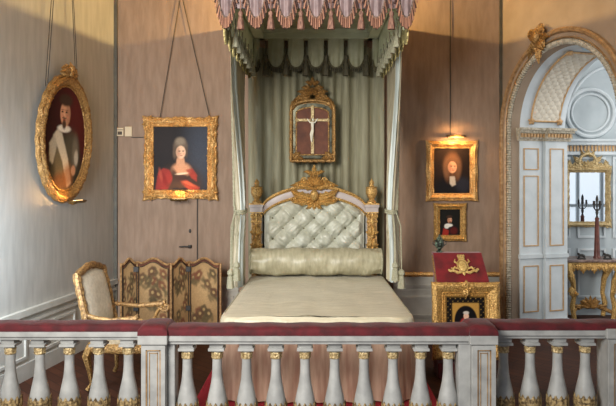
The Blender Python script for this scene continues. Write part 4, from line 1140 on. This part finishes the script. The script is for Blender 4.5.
for v_ in (-asp*.97, asp*.97): P.ell(0, v_, 3, .035, (150,112,50), .2)
ow_, oh_ = .66, .70*asp
P.poly([(-ow_,-oh_),(ow_,-oh_),(ow_,oh_),(-ow_,oh_)], (176,134,66)); P.ell(0,0,.56,.60*asp,(18,16,18),.05)
P.ell(0,-.20,.30,.34,(168,60,58),.2); P.ell(.04,-.05,.12,.12,(206,190,180),.3); P.ell(.02,.22,.13,.17,(216,174,150),.15); P.ell(.02,.38,.14,.08,(200,190,180),.3); P.ell(-.02,-.45,.32,.2,(70,28,34),.5,.7)
P.done(.2); P.mesh(aI+.006, bI+.006, -.015).build('picture', M['paint'], lp)
g = MB()
for q in (-1,1):
    g.leaf(0,hq-.06,R(90-q*60),.10,.05,y=-.05,lift=.02,bend=-q*.8); g.scroll(q*.07,hq-.03,.025,1.2,R(90),y=-.05,th=.009,sgn=q)
g.leaf(0,hq-.07,R(90),.10,.07,y=-.055,lift=.02); g.leaf(0,hq-.05,R(-90),.09,.07,y=-.055,lift=.02)
g.build('crest', M['gold'], lp)
# small bronze clock-like urn standing at the back of the lectern
DU = DF+.24+.03
un = thing('bronze_urn', 'small dark green bronze urn standing at the back corner of the lectern', 'urn', (X(439.5,DF+dp+.05), DF+dp+.05, zbk))
g = MB(); g.lathe([(.030,0),(.032,.012),(.018,.02),(.02,.035),(.04,.055),(.046,.085),(.042,.115),(.030,.13),(.034,.138),(.026,.15),(.012,.165),(.012,.18),(.004,.19)], (0,0,0), 18, wob=lambda a, z: 1+.05*math.cos(6*a)); g.build('body', M['bronze'], un)
for q in (-1,1): MB().tube([(q*.044,0,.07),(q*.068,0,.085),(q*.066,0,.115),(q*.036,0,.125)], .006, 6).build('handle', M['dark'], un)

# ------------------------------------------------------------------ assumed next-room window, unseen, added so the wall mirror reflects a bright pane
WY = 5.35
def pane_mat():
    m = bpy.data.materials.new('glowing_pane'); nt, b = nodes(m)
    tc = nt.nodes.new('ShaderNodeTexCoord'); sp_ = nt.nodes.new('ShaderNodeSeparateXYZ'); cr_ = nt.nodes.new('ShaderNodeValToRGB')
    cr_.color_ramp.elements[0].color = (.62,.70,.76,1); cr_.color_ramp.elements[1].color = (.92,.96,1,1)
    mr_ = nt.nodes.new('ShaderNodeMapRange'); mr_.inputs['From Min'].default_value = .4; mr_.inputs['From Max'].default_value = 3.2
    nt.links.new(tc.outputs['Object'], sp_.inputs[0]); nt.links.new(sp_.outputs['Z'], mr_.inputs['Value']); nt.links.new(mr_.outputs[0], cr_.inputs[0])
    nt.links.new(cr_.outputs[0], b.inputs['Emission Color']); b.inputs['Emission Strength'].default_value = 1.0; return m  # emission stands in for daylight behind the assumed window
M['pane'] = pane_mat()
g = MB(); g.box(4.3,4.75,WY-.2,WY,0,4.6); g.box(6.2,7.5,WY-.2,WY,0,4.6); g.box(4.75,6.2,WY-.2,WY,0,.4); g.box(4.75,6.2,WY-.2,WY,3.6,4.6)
struct(g.build('wall_assumed_window', M['farwall'], smooth=False))  # added wall piece that holds the assumed window
wn = thing('window_assumed', 'tall window of the next room', 'window', (5.475, WY-.1, 0)); wn['kind'] = 'structure'; del wn['category']  # assumed window, out of view; its glowing pane brightens the mirror
MB().box(-.725,.725,-.02,-.01,.4,3.6).build('pane', M['pane'], wn, smooth=False)
g = MB()
for x in (-.70,-.24,.24,.70): g.box(x-.03,x+.03,-.01,.04,.4,3.6)
for z in (.43,1.4,2.4,3.57): g.box(-.725,.725,-.01,.03,z-.03,z+.03)
g.build('window_frame', M['white'], wn, smooth=False)
# ------------------------------------------------------------------ next room furniture
mr = thing('wall_mirror', 'carved gilt mirror with tall crest hanging in the room beyond the arch', 'mirror', (X(587.5,8.95), 8.98, Z(197,8.95)))
a, b = .25, .345
rect_frame(a, b, .075, GPROF, n=24, carve=.006, scal=.008, corner=.02).build('frame', M['gold_p'], mr)
MB().box(-a-.01, a+.01, -.022, -.012, -b-.01, b+.01).build('glass', M['mirror'], mr, smooth=False)
g = MB(); zt = b+.07
for q in (-1,1):
    g.leaf(q*.04,zt,R(90-q*80),.26,.08,y=-.03,lift=.03,bend=-q*.2,lobes=4); g.leaf(q*.05,zt+.06,R(90-q*70),.2,.07,y=-.03,lift=.03,bend=q*.6); g.leaf(q*.27,zt-.02,R(90),.14,.08,y=-.03,lift=.03,bend=q*.4)
    g.scroll(q*.18,zt+.05,.045,1.3,R(90),y=-.03,th=.014,sgn=q); g.scroll(q*.29,zt-.02,.03,1.2,R(90),y=-.03,th=.012,sgn=q); MB().scroll(q*.28,-b-.05,.03,1.2,R(-90),y=-.045,th=.016,sgn=-q).build('corner_scroll', M['gold_p'], mr)
    g.leaf(q*.02,zt+.16,R(90-q*70),.12,.05,y=-.03,lift=.03,bend=q*1.2)
g.tube([(.12*math.cos(t_), -.04, zt+.07+.13*math.sin(t_)) for t_ in np.linspace(-.2,PI+.2,20)], .022, 7)
g.leaf(0,zt+.17,R(90),.09,.07,y=-.03,lift=.03)
for k in range(5): g.leaf(0,zt+.02,R(90+(k-2)*34),.09,.045,y=-.04,lift=.02,lobes=1)
g.build('crest', M['gold_p'], mr)
DK = 8.68
ct = thing('console_table', 'carved gilt console table with stone top in the room beyond the arch', 'table', (X(590,DK), DK, 0))
ztop = Z(258.5, DK); kw = .36
MB().box(-kw, kw, -.16, .29, ztop-.035, ztop).build('table_top', M['consoletop'], ct, smooth=False, bevel=.008)
g = MB(); g.box(-kw+.03, kw-.03, -.13, .27, ztop-.10, ztop-.036)
for k in range(9):
    x = -kw+.06+(2*kw-.12)*k/8; g.leaf(x, ztop-.05, R(-90), .10 if k % 2 else .14, .09, y=-.135, lift=.03)
for q in (-1,1): g.scroll(q*.1, ztop-.1, .035, 1.2, R(90), y=-.14, th=.012, sgn=q)
g.build('apron', M['gold'], ct)
for q in (-1,1):
    for (y, nm) in ((-.10,'f'),(.20,'b')):
        g = MB(); g.tube([(q*(kw-.03),y,ztop-.06),(q*(kw-.01),y-.03,ztop-.14),(q*(kw-.08),y-.01,ztop-.3),(q*(kw-.10),y,ztop-.5),(q*(kw-.07),y-.01,ztop-.64),(q*(kw-.1),y-.02,.02)], [.05,.055,.038,.03,.036,.03], 9)
        if nm == 'f':
            for z_ in (ztop-.16, ztop-.36): g.leaf(q*(kw-.03), z_, R(-90-q*10), .16, .08, y=y-.06, lift=.02)
            g.scroll(q*(kw-.11), ztop-.45, .03, 1.2, 0, y=y-.03, th=.012, sgn=q)
        g.build('leg', M['gold'], ct)
g = MB()
for q in (-1,1): g.tube([(q*(kw-.09),-.08,.12),(q*.18,.02,.16),(q*.08,.05,.2),(0,.06,.17)], [.026,.028,.03,.03], 8); g.leaf(0,.2,R(90-q*50),.16,.09,y=0,lift=.05,bend=-q*.8); g.leaf(q*.1,.17,R(90-q*80),.14,.07,y=0,lift=.04)
for k in range(7): g.leaf(0,.18,R(90+(k-3)*28),.16,.06,y=-.01,lift=.05,lobes=1)
g.build('stretcher', M['gold_d'], ct)
cs = thing('candelabrum', 'dark candelabrum on reddish brown tapered pedestal in front of the mirror', 'candelabrum', (X(597,8.72), 8.72, ztop))
MB().lathe([(.05,0),(.05,.02),(.042,.03),(.040,.06),(.026,.53),(.03,.55),(.02,.56)], (0,0,0), 14).build('pedestal', M['porphyry'], cs)
g = MB(); g.lathe([(.02,.56),(.012,.59),(.022,.63),(.01,.68),(.012,.78),(.02,.80),(.016,.84),(.004,.87)], (0,0,0), 12)
for k in range(4):
    a = k*PI/2+.5; c, s = math.cos(a), math.sin(a)
    g.tube([(0,0,.68),(.025*c,.025*s,.66),(.05*c,.05*s,.69),(.052*c,.052*s,.73)], .008, 6); g.lathe([(.012,.73),(.022,.74),(.014,.75),(.014,.79)], (.052*c,.052*s,0), 10)
g.build('branches', M['dark'], cs)
for k, (px, lab) in enumerate(((581.5,'small dark bronze ornament left on the console table'),(607.5,'small dark bronze ornament right on the console table'))):
    t = thing('bronze_ornament', lab, 'ornament', (X(px,8.6), 8.6, ztop), group='bronze ornaments on the console')
    MB().box(-.05,.05,-.03,.03,0,.018).build('base', M['dark'], t, smooth=False, bevel=.004)
    g = MB(); g.tube([(-.035,0,.018),(-.03,0,.05),(.0,0,.058),(.035,0,.045),(.04,0,.018)], [.014,.018,.02,.018,.012], 8); g.ell((-.042,-.005,.072),(.018,.016,.018),10,8); g.build('figure', M['dark'], t)

# ------------------------------------------------------------------ light
def area(name, loc, tgt, sx, sy, power, col, spread=None):
    l = bpy.data.lights.new(name, 'AREA'); l.shape = 'RECTANGLE'; l.size = sx; l.size_y = sy; l.energy = power; l.color = col
    if spread: l.spread = spread
    o = bpy.data.objects.new(name, l); C.objects.link(o); o.location = loc; aim(o, tgt); return o
area('assumed_window_light', (-2.2,.4,3.4), (.3,7,1.3), 1.8, 2.2, 188, (1,.96,.90), spread=R(110))  # assumed window light from the front left, no window modelled there
area('left_wall_fill', (-2.62,4.75,1.35), (-3.0,6.3,.95), .5, 1.3, 60, (.72,.85,1))  # added cool fill that brightens the left wall, no window modelled
area('assumed_next_room_light', (4.6,6.9,4.0), (3.9,9.0,1.6), 1.6, 1.6, 38, (1,.985,.96))  # assumed daylight of the next room, its source unseen
area('next_room_fill', (5.4,7.6,1.8), (3.0,8.0,2.4), 1.2, 1.6, 24, (1,.985,.96))  # added fill for the next room, no source modelled
l = bpy.data.lights.new('assumed_canopy_lamp', 'POINT'); l.energy = 230; l.color = (1,.68,.25); l.shadow_soft_size = .025  # unseen lamp assumed on the canopy top, warms the upper walls
o = bpy.data.objects.new('assumed_canopy_lamp', l); C.objects.link(o); o.location = (0, 7.2, 4.01)
w = bpy.data.worlds.new('daylight'); bpy.context.scene.world = w; w.use_nodes = True
bg = w.node_tree.nodes['Background']; bg.inputs['Color'].default_value = (.80,.88,1,1); bg.inputs['Strength'].default_value = .46
# ------------------------------------------------------------------ camera
cam = bpy.data.cameras.new('camera'); co = bpy.data.objects.new('camera', cam); C.objects.link(co)
co.location = (0,0,H); co.rotation_euler = (R(90),0,0); cam.sensor_width = 36; cam.lens = 36*F/616
cam.shift_x = -(CX-308)/616; cam.shift_y = -(203-CY)/616; cam.clip_start = .05
bpy.context.scene.camera = co
vs_ = bpy.context.scene.view_settings; vs_.view_transform = 'Standard'; vs_.look = 'None'; vs_.exposure = 0.0
